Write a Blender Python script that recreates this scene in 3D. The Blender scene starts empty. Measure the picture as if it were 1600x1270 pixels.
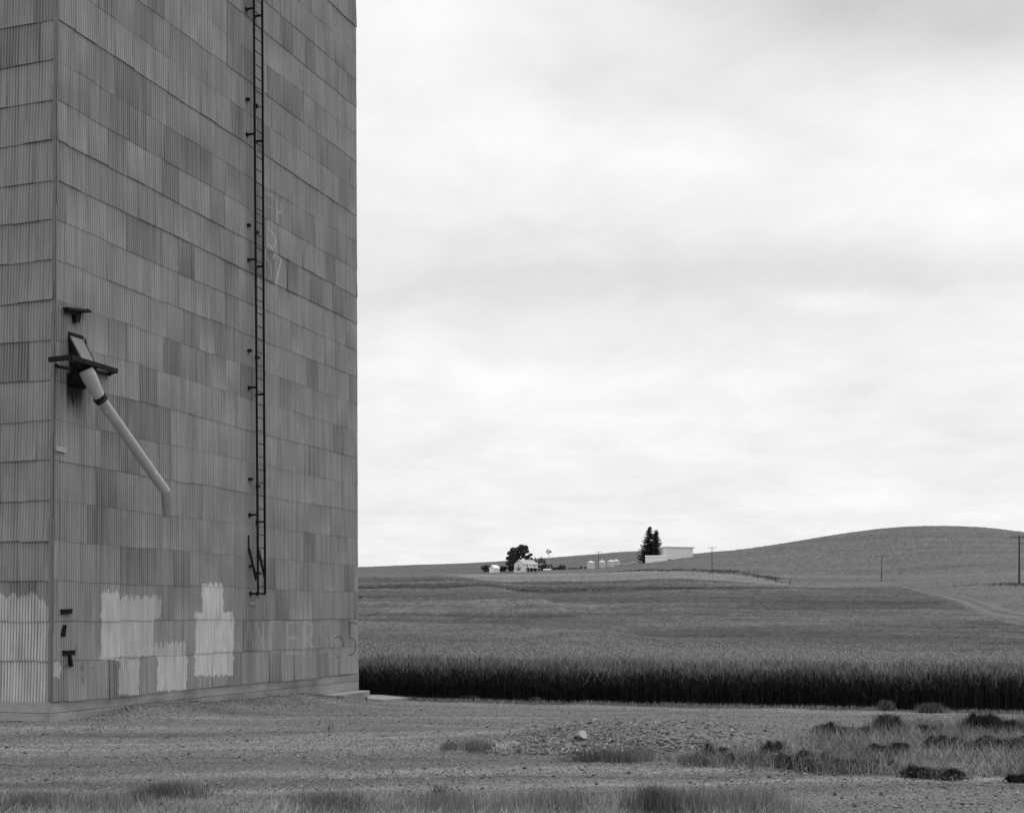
import bpy, math, random
import numpy as np
from mathutils import Vector, Matrix

random.seed(7); rng = np.random.default_rng(11)
C = bpy.context.scene.collection
SC = bpy.context.scene
PI = math.pi

# ------------------------------------------------------------------ camera
HV, F = 962.0, 2000.0           # eye-level row and focal length in photo pixels (1600 wide)
cam_d = bpy.data.cameras.new('camera'); cam = bpy.data.objects.new('camera', cam_d); C.objects.link(cam)
cam.location = (0, 0, 0); cam.rotation_euler = (PI/2, 0, 0)
cam_d.sensor_width = 36; cam_d.lens = 45.0; cam_d.shift_y = (HV-635)/1600.0
cam_d.clip_start = 0.1; cam_d.clip_end = 8000
SC.camera = cam
# ------------------------------------------------------------------ view
SC.view_settings.view_transform = 'Standard'; SC.view_settings.look = 'None'
SC.view_settings.exposure = 0.0; SC.view_settings.gamma = 1.0
# ------------------------------------------------------------------ sun, behind the clouds
SUN_EL, SUN_AZ = math.radians(52), math.radians(38)     # azimuth from +Y towards +X
sd = bpy.data.lights.new('sun', 'SUN'); sd.energy = 1.3; sd.angle = math.radians(14); sd.color = (1, 1, 1)
so = bpy.data.objects.new('sun', sd); C.objects.link(so)
sdir = Vector((math.sin(SUN_AZ)*math.cos(SUN_EL), math.cos(SUN_AZ)*math.cos(SUN_EL), math.sin(SUN_EL)))
so.rotation_euler = sdir.to_track_quat('Z', 'Y').to_euler()
# ------------------------------------------------------------------ world: overcast sky, monochrome
W = bpy.data.worlds.new('World'); SC.world = W; W.use_nodes = True
nt = W.node_tree; nt.nodes.clear()
def N(t, **k):
    n = nt.nodes.new(t)
    for a, b in k.items(): setattr(n, a, b)
    return n
def L(a, b): nt.links.new(a, b)
def M(op, a, b=None, c=None, clamp=False):
    n = N('ShaderNodeMath', operation=op); n.use_clamp = clamp
    for i, v in enumerate((a, b, c)):
        if v is None: continue
        if isinstance(v, (int, float)): n.inputs[i].default_value = v
        else: L(v, n.inputs[i])
    return n.outputs[0]
out = N('ShaderNodeOutputWorld'); bg = N('ShaderNodeBackground'); L(bg.outputs[0], out.inputs[0])
bg.inputs[1].default_value = 0.1
sky = N('ShaderNodeTexSky', sky_type='NISHITA'); sky.sun_disc = False
sky.sun_elevation = SUN_EL; sky.sun_rotation = SUN_AZ
bw = N('ShaderNodeRGBToBW'); L(sky.outputs[0], bw.inputs[0])
tc = N('ShaderNodeTexCoord'); sx = N('ShaderNodeSeparateXYZ'); L(tc.outputs['Generated'], sx.inputs[0])
X, Y, Z = sx.outputs
zz = M('ADD', M('MAXIMUM', Z, 0.0), 0.10)
px = M('DIVIDE', X, zz); py = M('DIVIDE', Y, zz)
cb = N('ShaderNodeCombineXYZ'); L(M('MULTIPLY', px, 1.25), cb.inputs[0]); L(py, cb.inputs[1])
def noise(scale, detail, rough, loc=(0, 0, 0), dist=0.0):
    mp = N('ShaderNodeMapping'); mp.inputs['Location'].default_value = loc; L(cb.outputs[0], mp.inputs[0])
    n = N('ShaderNodeTexNoise'); n.inputs['Scale'].default_value = scale; n.inputs['Detail'].default_value = detail
    n.inputs['Roughness'].default_value = rough; n.inputs['Distortion'].default_value = dist
    L(mp.outputs[0], n.inputs[0]); return n.outputs[0]
n1 = noise(0.8, 3, 0.5, (3.1, 1.7, 0)); n2 = noise(2.6, 7, 0.62, (0.4, 6.2, 0), 0.3)
# big soft cloud banks: direction tangents
tx = M('DIVIDE', X, M('MAXIMUM', Y, 0.05)); tz = M('DIVIDE', Z, M('MAXIMUM', Y, 0.05))
def blob(u, v, ru, rv):
    a = M('DIVIDE', M('SUBTRACT', tx, (u-800)/F), ru/F); b = M('DIVIDE', M('SUBTRACT', tz, (HV-v)/F), rv/F)
    return M('EXPONENT', M('MULTIPLY', M('ADD', M('MULTIPLY', a, a), M('MULTIPLY', b, b)), -1.0))
cb2 = N('ShaderNodeCombineXYZ'); L(M('MULTIPLY', tx, 3.2), cb2.inputs[0]); L(M('MULTIPLY', tz, 6.0), cb2.inputs[1])
n3_ = N('ShaderNodeTexNoise'); n3_.inputs['Scale'].default_value = 1.3; n3_.inputs['Detail'].default_value = 5; n3_.inputs['Roughness'].default_value = .5; n3_.inputs['Distortion'].default_value = .4
L(cb2.outputs[0], n3_.inputs[0]); n3 = n3_.outputs[0]
val = M('ADD', M('ADD', 9.05, M('MULTIPLY', M('SUBTRACT', n3, 0.5), 3.0)), M('MULTIPLY', M('SUBTRACT', n1, 0.5), 1.8))
val = M('ADD', val, M('MULTIPLY', M('SUBTRACT', n2, 0.5), 2.8))
for (u, v, ru, rv, amp) in [(1480, 10, 420, 105, -2.9), (1330, 430, 380, 50, -1.3), (700, 450, 300, 60, -0.8), (900, 130, 200, 50, -0.5),
                            (1310, 470, 110, 18, 1.0), (1100, 250, 700, 90, 0.7), (850, 590, 420, 60, 0.7), (650, 60, 260, 140, 0.9), (980, 30, 90, 50, 0.7)]:
    val = M('ADD', val, M('MULTIPLY', blob(u, v, ru, rv), amp))
front = M('MULTIPLY', M('ADD', Y, 0.15), 3.0, clamp=True)
val = M('ADD', M('MULTIPLY', val, 0.94), M('MULTIPLY', M('MINIMUM', bw.outputs[0], 10.0), 0.06))
val = M('MINIMUM', val, 9.85)
# an overcast sky is brighter overhead than near the horizon
val = M('MULTIPLY', val, M('ADD', 1.0, M('MULTIPLY', M('MULTIPLY', M('SUBTRACT', Z, 0.46), 2.4, clamp=True), 0.75)))
up = M('MULTIPLY', M('ADD', Z, 0.02), 30.0, clamp=True)
val = M('ADD', M('MULTIPLY', val, up), M('MULTIPLY', M('SUBTRACT', 1.0, up), 1.2))
cg = N('ShaderNodeCombineColor')
for i in range(3): L(val, cg.inputs[i])
L(cg.outputs[0], bg.inputs[0])

# ------------------------------------------------------------------ helpers
def tag(o, label=None, cat=None, group=None, kind=None):
    if label: o['label'] = label
    if cat: o['category'] = cat
    if group: o['group'] = group
    if kind: o['kind'] = kind
    return o
def empty(name, loc=(0, 0, 0), rz=0.0, label=None, cat=None, group=None):
    o = bpy.data.objects.new(name, None); C.objects.link(o); o.location = loc; o.rotation_euler = (0, 0, rz)
    o.empty_display_size = 0.2
    return tag(o, label, cat, group)
def copy_tree(o, parent=None):
    c = o.copy(); C.objects.link(c); c.parent = parent
    for ch in list(o.children): copy_tree(ch, c)
    return c
def mesh_np(name, V, faces, mat, parent=None, attrs=None, smooth=False, mats=None, fmat=None):
    """V (n,3); faces = list of (k,m) int arrays"""
    V = np.asarray(V, dtype=np.float32)
    me = bpy.data.meshes.new(name)
    faces = [np.asarray(f, dtype=np.int32) for f in faces if len(f)]
    loops = np.concatenate([f.ravel() for f in faces])
    tot = np.concatenate([np.full(len(f), f.shape[1], dtype=np.int32) for f in faces])
    st = np.concatenate([[0], np.cumsum(tot)[:-1]]).astype(np.int32)
    me.vertices.add(len(V)); me.vertices.foreach_set('co', V.ravel())
    me.loops.add(len(loops)); me.loops.foreach_set('vertex_index', loops)
    me.polygons.add(len(tot)); me.polygons.foreach_set('loop_start', st)
    try: me.polygons.foreach_set('loop_total', tot)
    except Exception: pass
    if smooth: me.polygons.foreach_set('use_smooth', np.ones(len(tot), dtype=bool))
    me.update(calc_edges=True)
    for k, a in (attrs or {}).items():
        at = me.attributes.new(k, 'FLOAT', 'POINT'); at.data.foreach_set('value', np.asarray(a, dtype=np.float32))
    for m in (mats or [mat]): me.materials.append(m)
    if fmat is not None: me.polygons.foreach_set('material_index', np.asarray(fmat, dtype=np.int32))
    o = bpy.data.objects.new(name, me); C.objects.link(o); o.parent = parent
    return o
def grid_faces(nr, nc, off=0):
    i = np.arange(nr-1)[:, None]*nc + np.arange(nc-1)[None, :]
    i = i.ravel()+off
    return np.stack([i, i+1, i+nc+1, i+nc], 1)

class MB:
    """collects solids and builds one mesh object"""
    def __init__(s): s.v = []; s.f = []
    def add(s, vs, fs):
        o = len(s.v); s.v += [tuple(p) for p in vs]; s.f += [tuple(i+o for i in f) for f in fs]
    def box(s, c, size, rot=None):
        x, y, z = [k/2 for k in size]
        vs = [Vector((a*x, b*y, d*z)) for a in (-1, 1) for b in (-1, 1) for d in (-1, 1)]
        if rot is not None: vs = [rot @ v for v in vs]
        c = Vector(c); s.add([c+v for v in vs], [(0, 1, 3, 2), (4, 6, 7, 5), (0, 4, 5, 1), (2, 3, 7, 6), (0, 2, 6, 4), (1, 5, 7, 3)])
    def beam(s, a, b, w, h, up=(0, 0, 1)):
        a, b = Vector(a), Vector(b); d = (b-a).normalized(); u = Vector(up)
        if abs(d.dot(u)) > .98: u = Vector((1, 0, 0))
        r = d.cross(u).normalized(); u = r.cross(d).normalized()
        vs = [p + r*(i*w/2) + u*(j*h/2) for p in (a, b) for i, j in ((-1, -1), (1, -1), (1, 1), (-1, 1))]
        s.add(vs, [(3, 2, 1, 0), (4, 5, 6, 7), (0, 1, 5, 4), (1, 2, 6, 5), (2, 3, 7, 6), (3, 0, 4, 7)])
    def tube(s, pts, rad, n=12, caps=True):
        pts = [Vector(p) for p in pts]
        if not isinstance(rad, (list, tuple)): rad = [rad]*len(pts)
        rings = []; ref = None
        for i, p in enumerate(pts):
            d = (pts[min(i+1, len(pts)-1)] - pts[max(i-1, 0)]).normalized()
            if ref is None:
                ref = d.cross(Vector((0, 0, 1)))
                if ref.length < .05: ref = d.cross(Vector((1, 0, 0)))
            ref = (ref - d*ref.dot(d)).normalized(); w = d.cross(ref)
            rings.append([p + (ref*math.cos(2*PI*k/n) + w*math.sin(2*PI*k/n))*rad[i] for k in range(n)])
        vs = [v for r in rings for v in r]; fs = []
        for i in range(len(rings)-1):
            for k in range(n): fs.append((i*n+k, i*n+(k+1) % n, (i+1)*n+(k+1) % n, (i+1)*n+k))
        if caps: fs.append(tuple(range(n-1, -1, -1))); fs.append(tuple((len(rings)-1)*n+k for k in range(n)))
        s.add(vs, fs)
    def lathe(s, c, prof, n=24):
        c = Vector(c); vs = []; fs = []
        for r, z in prof: vs += [c+Vector((r*math.cos(2*PI*k/n), r*math.sin(2*PI*k/n), z)) for k in range(n)]
        for i in range(len(prof)-1):
            for k in range(n): fs.append((i*n+k, i*n+(k+1) % n, (i+1)*n+(k+1) % n, (i+1)*n+k))
        s.add(vs, fs)
    def poly(s, pts, th):
        """flat polygon (3-D points) thickened by th vector"""
        n = len(pts); th = Vector(th); vs = [Vector(p) for p in pts] + [Vector(p)+th for p in pts]
        s.add(vs, [tuple(range(n-1, -1, -1)), tuple(range(n, 2*n))] + [(i, (i+1) % n, n+(i+1) % n, n+i) for i in range(n)])
    def build(s, name, mat, parent=None, bevel=0.0, smooth=False):
        me = bpy.data.meshes.new(name); me.from_pydata(s.v, [], s.f); me.update(); me.materials.append(mat)
        if smooth:
            for p in me.polygons: p.use_smooth = True
        o = bpy.data.objects.new(name, me); C.objects.link(o); o.parent = parent
        if bevel:
            m = o.modifiers.new('bevel', 'BEVEL'); m.width = bevel; m.segments = 2; m.limit_method = 'ANGLE'
        return o

# value noise on arrays
def vnoise(x, y, seed=0):
    x = np.asarray(x, float); y = np.asarray(y, float)
    xi = np.floor(x).astype(np.int64); yi = np.floor(y).astype(np.int64); fx = x-xi; fy = y-yi
    fx = fx*fx*(3-2*fx); fy = fy*fy*(3-2*fy)
    def h(a, b):
        n = (a*374761393 + b*668265263 + seed*974634777) & 0xffffffff
        n = ((n ^ (n >> 13))*1274126177) & 0xffffffff
        return ((n ^ (n >> 16)) & 0xffff)/65535.0
    return (h(xi, yi)*(1-fx)+h(xi+1, yi)*fx)*(1-fy) + (h(xi, yi+1)*(1-fx)+h(xi+1, yi+1)*fx)*fy
def fbm(x, y, seed=0, o=4):
    t = 0; a = 0.5
    for k in range(o): t = t + a*vnoise(x*2**k, y*2**k, seed+k*17); a *= .5
    return t/(1-0.5**o)     # 0..1
def sstep(a, b, x):
    t = np.clip((x-a)/(b-a), 0, 1); return t*t*(3-2*t)

# ------------------------------------------------------------------ materials (all grey: the photograph is monochrome)
class MT:
    def __init__(s, name, rough=0.9, spec=0.2, metal=0.0):
        s.m = bpy.data.materials.new(name); s.m.use_nodes = True; s.t = s.m.node_tree
        s.b = s.t.nodes['Principled BSDF']; s.b.inputs['Roughness'].default_value = rough
        s.b.inputs['Specular IOR Level'].default_value = spec; s.b.inputs['Metallic'].default_value = metal
    def n(s, t, **k):
        n = s.t.nodes.new(t)
        for a, b in k.items(): setattr(n, a, b)
        return n
    def l(s, a, b): s.t.links.new(a, b)
    def math(s, op, a, b=None, clamp=False):
        n = s.n('ShaderNodeMath', operation=op); n.use_clamp = clamp
        for i, v in enumerate((a, b)):
            if v is None: continue
            if isinstance(v, (int, float)): n.inputs[i].default_value = v
            else: s.l(v, n.inputs[i])
        return n.outputs[0]
    def attr(s, name): return s.n('ShaderNodeAttribute', attribute_name=name).outputs['Fac']
    def noise(s, scale=1.0, detail=4, rough=.55, vec=(1, 1, 1), dist=0.0):
        tc = s.n('ShaderNodeTexCoord'); mp = s.n('ShaderNodeMapping'); mp.inputs['Scale'].default_value = vec
        s.l(tc.outputs['Object'], mp.inputs[0]); n = s.n('ShaderNodeTexNoise'); n.inputs['Scale'].default_value = scale
        n.inputs['Detail'].default_value = detail; n.inputs['Roughness'].default_value = rough; n.inputs['Distortion'].default_value = dist
        s.l(mp.outputs[0], n.inputs[0]); return n.outputs[0]
    def vary(s, noi, amp):          # 1 + amp*(noise-.5)*2
        return s.math('ADD', 1.0, s.math('MULTIPLY', s.math('SUBTRACT', noi, 0.5), 2*amp))
    def mix(s, f, a, b):
        return s.math('ADD', a if not isinstance(a, (int, float)) else a, s.math('MULTIPLY', f, s.math('SUBTRACT', b, a)))
    def color(s, v):
        c = s.n('ShaderNodeCombineColor')
        for i in range(3): s.l(v, c.inputs[i])
        s.l(c.outputs[0], s.b.inputs['Base Color']); return s.m
    def bump(s, h, strength=.4, dist=.02):
        b = s.n('ShaderNodeBump'); b.inputs['Strength'].default_value = strength; b.inputs['Distance'].default_value = dist
        s.l(h, b.inputs['Height']); s.l(b.outputs[0], s.b.inputs['Normal'])
def simple(name, g, rough=.8, amp=.15, scale=3.0, bump=0.0, metal=0.0, spec=.2, vec=(1, 1, 1), tone=False):
    m = MT(name, rough, spec, metal); no = m.noise(scale, 4, .6, vec)
    v = m.math('MULTIPLY', m.vary(no, amp), g)
    if tone: v = m.math('MULTIPLY', v, m.attr('tone'))
    m.color(v)
    if bump: m.bump(no, bump, .02)
    return m.m

# corrugated iron
m = MT('corrugated_iron', .6, .3)
streak = m.noise(1.0, 5, .7, (14, 14, .5)); spot = m.noise(6.0, 5, .7); fine = m.noise(1.0, 3, .7, (60, 60, 1.2)); mott = m.noise(0.7, 4, .6)
v = m.math('MULTIPLY', m.attr('tone'), 0.325)
v = m.math('MULTIPLY', v, m.vary(streak, .30)); v = m.math('MULTIPLY', v, m.vary(spot, .10)); v = m.math('MULTIPLY', v, m.vary(fine, .26)); v = m.math('MULTIPLY', v, m.vary(mott, .12))
pn = m.math('MULTIPLY', m.attr('paint'), m.vary(m.noise(1.0, 4, .7, (26, 26, 2.2)), .75), clamp=True)
v = m.mix(pn, v, 0.66)
st = m.math('MULTIPLY', m.attr('stain'), 1.0, clamp=True)
v = m.mix(st, v, 0.012)
IRON = m.color(v); m.bump(spot, .25, .01)

m = MT('board_formed_concrete', .9, .2)
a = m.noise(1.2, 5, .6, (1, 1, 2)); b = m.noise(.6, 2, .5, (1, 1, 9)); c = m.noise(25, 3, .6)
v = m.math('MULTIPLY', m.vary(a, .75), .25); v = m.math('MULTIPLY', v, m.vary(b, .35)); v = m.math('MULTIPLY', v, m.vary(c, .2))
CONC = m.color(v); m.bump(a, .5, .03)

STEEL = simple('dark_rusted_steel', .010, .8, .4, 9)
LADDER = simple('black_ladder_steel', .008, .7, .3, 9)
m = MT('galvanised_pipe', .5, .35)
a = m.noise(3, 4, .6); b = m.noise(16, 2, .5); fl = m.math('MULTIPLY', m.math('SUBTRACT', b, .66), 14, clamp=True)
v = m.math('MULTIPLY', m.vary(a, .25), .33); v = m.mix(fl, v, .62); PIPE = m.color(v)
m = MT('dull_pipe_elbow', .6, .3); a = m.noise(5, 4, .6); v = m.math('MULTIPLY', m.vary(a, .35), .2); ELBOW = m.color(v)
HOPLID = simple('dull_hopper_plate', .14, .7, .3, 6)

# yard
m = MT('gravel_dirt', .95, .15)
a = m.noise(.45, 4, .6, (.5, 1.3, 1)); b = m.noise(7, 4, .7); c = m.noise(26, 3, .75); d = m.noise(60, 2, .8)
tr = m.noise(.35, 3, .5, (.22, 2.6, 1), .4)
v = m.math('MULTIPLY', m.vary(a, .25), .15); v = m.math('MULTIPLY', v, m.vary(b, .25)); v = m.math('MULTIPLY', v, m.vary(c, .7)); v = m.math('MULTIPLY', v, m.vary(d, .7)); v = m.math('MULTIPLY', v, m.vary(tr, .45))
v = m.math('MULTIPLY', v, m.attr('tone'))
YARD = m.color(v); m.bump(m.math('ADD', m.math('MULTIPLY', b, .7), c), .9, .05)

def field_mat(name, g, bandamp, sc):
    m = MT(name, .95, .1)
    a = m.noise(.02*sc, 4, .6); b = m.noise(.06*sc, 5, .65, (.35, 2.2, 1), .5); c = m.noise(.6*sc, 4, .75, (1, .5, 1)); d = m.noise(2.5*sc, 3, .8, (1, .4, 1))
    v = m.math('MULTIPLY', m.vary(a, .18), g); v = m.math('MULTIPLY', v, m.vary(b, bandamp)); v = m.math('MULTIPLY', v, m.vary(c, .6)); v = m.math('MULTIPLY', v, m.vary(d, .6))
    v = m.math('MULTIPLY', v, m.attr('tone')); m.color(v); m.bump(c, .6, .5)
    return m.m
HILL = field_mat('hill_crop', .098, .3, 1.0)
WHEATTOP = field_mat('wheat_canopy', .056, .45, 1.0)
def blade_mat(name, g, amp=.2):
    m = MT(name, .8, .15); a = m.noise(2.0, 2, .5); v = m.math('MULTIPLY', m.vary(a, amp), g); v = m.math('MULTIPLY', v, m.attr('tone')); return m.color(v)
BLADE = blade_mat('wheat_blade', .1); GRASS = blade_mat('grass_blade', .26, .3); WEED = blade_mat('weed_leaf', .06, .4)
LEAF = blade_mat('tree_leaf', .05, .3)
BARK = simple('bark', .07, .9, .4, 2)
ROCK = simple('broken_rock', .2, .9, .5, 5, .6); PALEROCK = simple('pale_rock', .36, .9, .2, 6, .5)
WHITE = simple('weathered_white_paint', .7, .8, .12, .8); WHITER = simple('white_sheet_metal', .82, .6, .06, .3)
GREYW = simple('grey_white_siding', .72, .7, .08, .5); ROOFM = simple('pale_roofing', .36, .7, .12, .5)
GALV = simple('bin_galvanised_steel', .52, .5, .12, .6); GALVR = simple('bin_roof_steel', .5, .5, .08, .6)
DARK = simple('dark_opening_and_shade', .03, .6, .2, 1); WOOD = simple('weathered_pole_wood', .05, .9, .3, 1.5); DARKW = simple('dark_old_boards', .035, .9, .3, 1)
GLASS = MT('window_glass', .15, .5); GLASS.color(GLASS.math('MULTIPLY', GLASS.vary(GLASS.noise(1), .3), .05)); GLASS = GLASS.m
TYRE = simple('tyre_rubber', .02, .9, .2, 2); SLAB = simple('pale_concrete_slab', .24, .9, .3, 3, .4)
ROADM = None

# ------------------------------------------------------------------ terrain
un = np.array([-2600, 0, 400, 560, 640, 700, 740, 790, 830, 920, 1000, 1060, 1120, 1180, 1240, 1300, 1400, 1440, 1480, 1540, 1600, 1700, 2000, 4200], float)
yn = np.array([30, 38, 60, 100, 150, 200, 250, 330, 450, 520, 600, 700, 850, 1200, 1600, 2600], float)
T = {  # photo rows (v) of the surface at each distance
 -2600:[1050,1036,1008, 978, 952, 930, 915, 925, 915, 912, 908, 903, 899, 895, 893, 930],
 0:    [1060,1036,1008, 978, 952, 928, 910, 920, 912, 908, 905, 900, 896, 893, 891, 930],
 400:  [1060,1036,1008, 978, 951, 926, 906, 915, 909, 906, 904, 899, 895, 892, 890, 930],
 560:  [1060,1036,1008, 978, 950, 924, 903, 912, 908, 905, 903, 898, 895, 891, 888.5, 930],
 640:  [1060,1036,1008, 978, 949, 922, 900, 911, 907, 904, 901, 896, 892, 888, 885.5, 930],
 700:  [1060,1036,1008, 978, 949, 921, 899, 912, 907, 903, 899, 894.5, 890, 886, 883.5, 930],
 740:  [1060,1036,1008, 975, 937, 915, 905, 914, 906, 901, 898, 894, 889, 885, 882, 930],
 790:  [1060,1036,1008, 976, 938, 922, 911, 914, 906, 900, 897, 893, 887, 882, 879, 930],
 830:  [1060,1036,1007, 971, 934, 944, 909, 914, 907, 900, 896, 891.5, 886, 880, 876.5, 930],
 920:  [1060,1036,1006, 965, 969, 942, 909, 913, 906, 898, 894, 889, 884, 876, 870, 930],
 1000: [1060,1036,1004, 981, 965, 935, 906, 912, 904, 895, 890, 881, 876, 868, 864.5, 930],
 1060: [1060,1036,1010, 981, 954, 928, 905, 912, 904, 893, 885, 874, 870, 869, 867, 930],
 1120: [1060,1037,1010, 982, 956, 931, 908, 914, 904, 891, 880, 865.5, 862, 870, 870, 930],
 1180: [1060,1038,1010, 982, 958, 934, 912, 915, 908, 890, 874, 856, 860, 870, 870, 930],
 1240: [1060,1039,1011, 983, 959, 935, 917, 918, 911, 896, 870, 846, 856, 870, 870, 930],
 1300: [1060,1040,1011, 984, 959, 935, 918, 917, 911, 896, 864, 836, 846, 870, 870, 930],
 1400: [1060,1041,1012, 985, 960, 936, 918, 917, 908, 894, 854, 823, 838, 865, 870, 930],
 1440: [1060,1042,1012, 986, 960, 937, 920, 916, 902, 884, 850, 821, 836, 864, 870, 930],
 1480: [1060,1042,1013, 987, 960, 935, 921, 914, 896, 880, 850, 821, 834, 862, 870, 930],
 1540: [1060,1043,1013, 989, 962, 934, 917, 910, 890, 875, 848, 823.5, 836, 862, 870, 930],
 1600: [1060,1044,1014, 991, 958, 929, 914, 906, 886, 870, 850, 831, 840, 862, 870, 930],
 1700: [1060,1044,1015, 985, 950, 925, 911, 904, 886, 872, 856, 842, 850, 862, 870, 930],
 2000: [1060,1044,1015, 980, 948, 925, 911, 904, 890, 880, 868, 858, 862, 866, 870, 930],
 4200: [1060,1044,1015, 980, 948, 925, 911, 904, 895, 888, 880, 874, 872, 872, 872, 930]}
TV = np.array([T[int(u)] for u in un])
TZ = (HV-TV)*yn[None, :]/F
NU, NY = 700, 400
ug = np.linspace(un[0], un[-1], NU); lg = np.linspace(math.log(yn[0]), math.log(yn[-1]), NY)
def pchip(xk, yk, x):
    h = np.diff(xk); dl = np.diff(yk)/h; d = np.zeros_like(yk)
    d[0] = dl[0]; d[-1] = dl[-1]
    s = dl[:-1]*dl[1:]; w1 = 2*h[1:]+h[:-1]; w2 = h[1:]+2*h[:-1]
    with np.errstate(divide='ignore', invalid='ignore'):
        dm = (w1+w2)/(w1/dl[:-1]+w2/dl[1:])
    d[1:-1] = np.where(s > 0, dm, 0.0)
    i = np.clip(np.searchsorted(xk, x)-1, 0, len(h)-1); t = (x-xk[i])/h[i]
    return ((1+2*t)*(1-t)**2)*yk[i] + t*(1-t)**2*h[i]*d[i] + t*t*(3-2*t)*yk[i+1] + t*t*(t-1)*h[i]*d[i+1]
A_ = np.stack([pchip(np.log(yn), TZ[i], lg) for i in range(len(un))])
G_ = np.stack([pchip(un, A_[:, j], ug) for j in range(NY)], 1)
def blur(A, k, ax):
    p = [(0, 0), (0, 0)]; p[ax] = (k, k); B = np.pad(A, p, mode='edge'); c = np.cumsum(B, axis=ax)
    z = np.zeros_like(np.take(c, [0], axis=ax)); c = np.concatenate([z, c], axis=ax); n = 2*k+1
    return (np.take(c, range(n, c.shape[ax]), axis=ax)-np.take(c, range(0, c.shape[ax]-n), axis=ax))/n
for _ in range(2): G_ = blur(blur(G_, 1, 0), 2, 1)
def Hc(x, y):
    x = np.asarray(x, float); y = np.asarray(y, float); yy = np.maximum(y, 30.0)
    u = 800+F*x/yy
    fu = np.clip((u-ug[0])/(ug[1]-ug[0]), 0, NU-1.001); fy = np.clip((np.log(yy)-lg[0])/(lg[1]-lg[0]), 0, NY-1.001)
    i = fu.astype(int); j = fy.astype(int); a = fu-i; b = fy-j
    z = (G_[i, j]*(1-b)+G_[i, j+1]*b)*(1-a)+(G_[i+1, j]*(1-b)+G_[i+1, j+1]*b)*a
    amp = np.clip((yy-40)/400, 0, 1)
    return z + amp*1.6*(fbm(x*.012, y*.012, 5, 3)-.5) + .35*(fbm(x*.05, y*.05, 9, 3)-.5)*sstep(40, 90, yy)
def edge_y(x): return 36.0 - .31*np.asarray(x, float) + .25*(fbm(np.asarray(x, float)*.6, 0*np.asarray(x, float), 3, 3)-.5)*2
# wall frame of the elevator
WD = np.array([.355, 1.0]); WD /= np.linalg.norm(WD); WN = np.array([WD[1], -WD[0]])
CO = np.array([-.36*23.6, 23.6]); LEN = 12.62; DEP = 8.5; ZB = -1.60
def wall_sn(x, y):
    dx, dy = np.asarray(x)-CO[0], np.asarray(y)-CO[1]
    return dx*WD[0]+dy*WD[1], dx*WN[0]+dy*WN[1]
def Yz(x, y):
    x = np.asarray(x, float); y = np.asarray(y, float); e = edge_y(x)
    t = np.clip((y-21)/(np.maximum(e-21, 4)), 0, 1); z = -1.9-.5*t*t*(3-2*t)*1.0
    s, n = wall_sn(x, y)
    z = z + .20*np.exp(-(np.maximum(n, 0)/1.1)**2)*sstep(.6, 2.6, s)*(1-sstep(9, 12.3, s)) + .12*np.exp(-(np.maximum(n, 0)/2.)**2)*sstep(6, 9, s)*(1-sstep(10.5, 13, s))
    z = z + .24*np.exp(-((x-1.6)/1.9)**2-((y-19.7)/1.5)**2) + .12*np.exp(-((x-4.2)/2.2)**2-((y-20)/1.5)**2)
    z = z + .10*(fbm(x*.5, y*.5, 21, 3)-.5) + .025*(fbm(x*3, y*3, 31, 3)-.5) - .05*np.exp(-((y-17.2-.04*x)/.35)**2) - .05*np.exp(-((y-15.6-.04*x)/.3)**2)
    return z
def P(u, v, n=0.0):
    """point seen at photo pixel (u,v) on the plane n metres in front of the right-hand wall"""
    a = (u-800)/F; b = (HV-v)/F; y = (CO @ WN + n)/(a*WN[0]+WN[1]); return Vector((a*y, y, b*y))
def at(u, y, dz=0.0):
    x = (u-800)/F*y; return Vector((x, y, float(Hc(x, y))+dz))
def yat(u, v):
    y = np.full(1, 20.0)
    for _ in range(40):
        x = (u-800)/F*y; y = .6*y + .4*np.clip(-Yz(x, y)*F/(v-HV), 8, 45)
    return float(y[0])
def ypt(u, v): y = yat(u, v); x = (u-800)/F*y; return Vector((x, y, float(Yz(x, y))))

def ucols(lo, hi, fine_lo=-40, fine_hi=1660, step=4):
    return np.unique(np.concatenate([np.linspace(lo, fine_lo, 50), np.arange(fine_lo, fine_hi, step), np.linspace(fine_hi, hi, 50)]))
# yard sheet
us = ucols(-2500, 4000, step=2.4); rows = np.exp(np.linspace(math.log(3.0), math.log(44), 760))
XX = (us[None, :]-800)/F*rows[:, None]; YY = np.repeat(rows[:, None], len(us), 1)
ZZ = Yz(XX, YY) + .0045*rng.standard_normal(XX.shape)*sstep(8, 16, YY)
ZZ = np.where(YY > edge_y(XX)+3, ZZ-.3, ZZ)
s_, n_ = wall_sn(XX, YY)
e_ = edge_y(XX)-YY
tone = 1.0 + .3*np.exp(-((e_-1.6)/1.2)**2) + .25*np.exp(-((XX-4.2)/1.5)**2-((YY-17.4)/.7)**2)
tone *= 1-.12*np.exp(-((YY-15.2-.04*XX)/.5)**2) + .1*np.exp(-((YY-16.4-.04*XX)/.35)**2)
tone *= 1 + .18*np.exp(-((YY-25-.10*XX)/.5)**2)*(XX < 0) + .15*np.exp(-((YY-22.6-.12*XX)/.4)**2)*(XX < -1)
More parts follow.
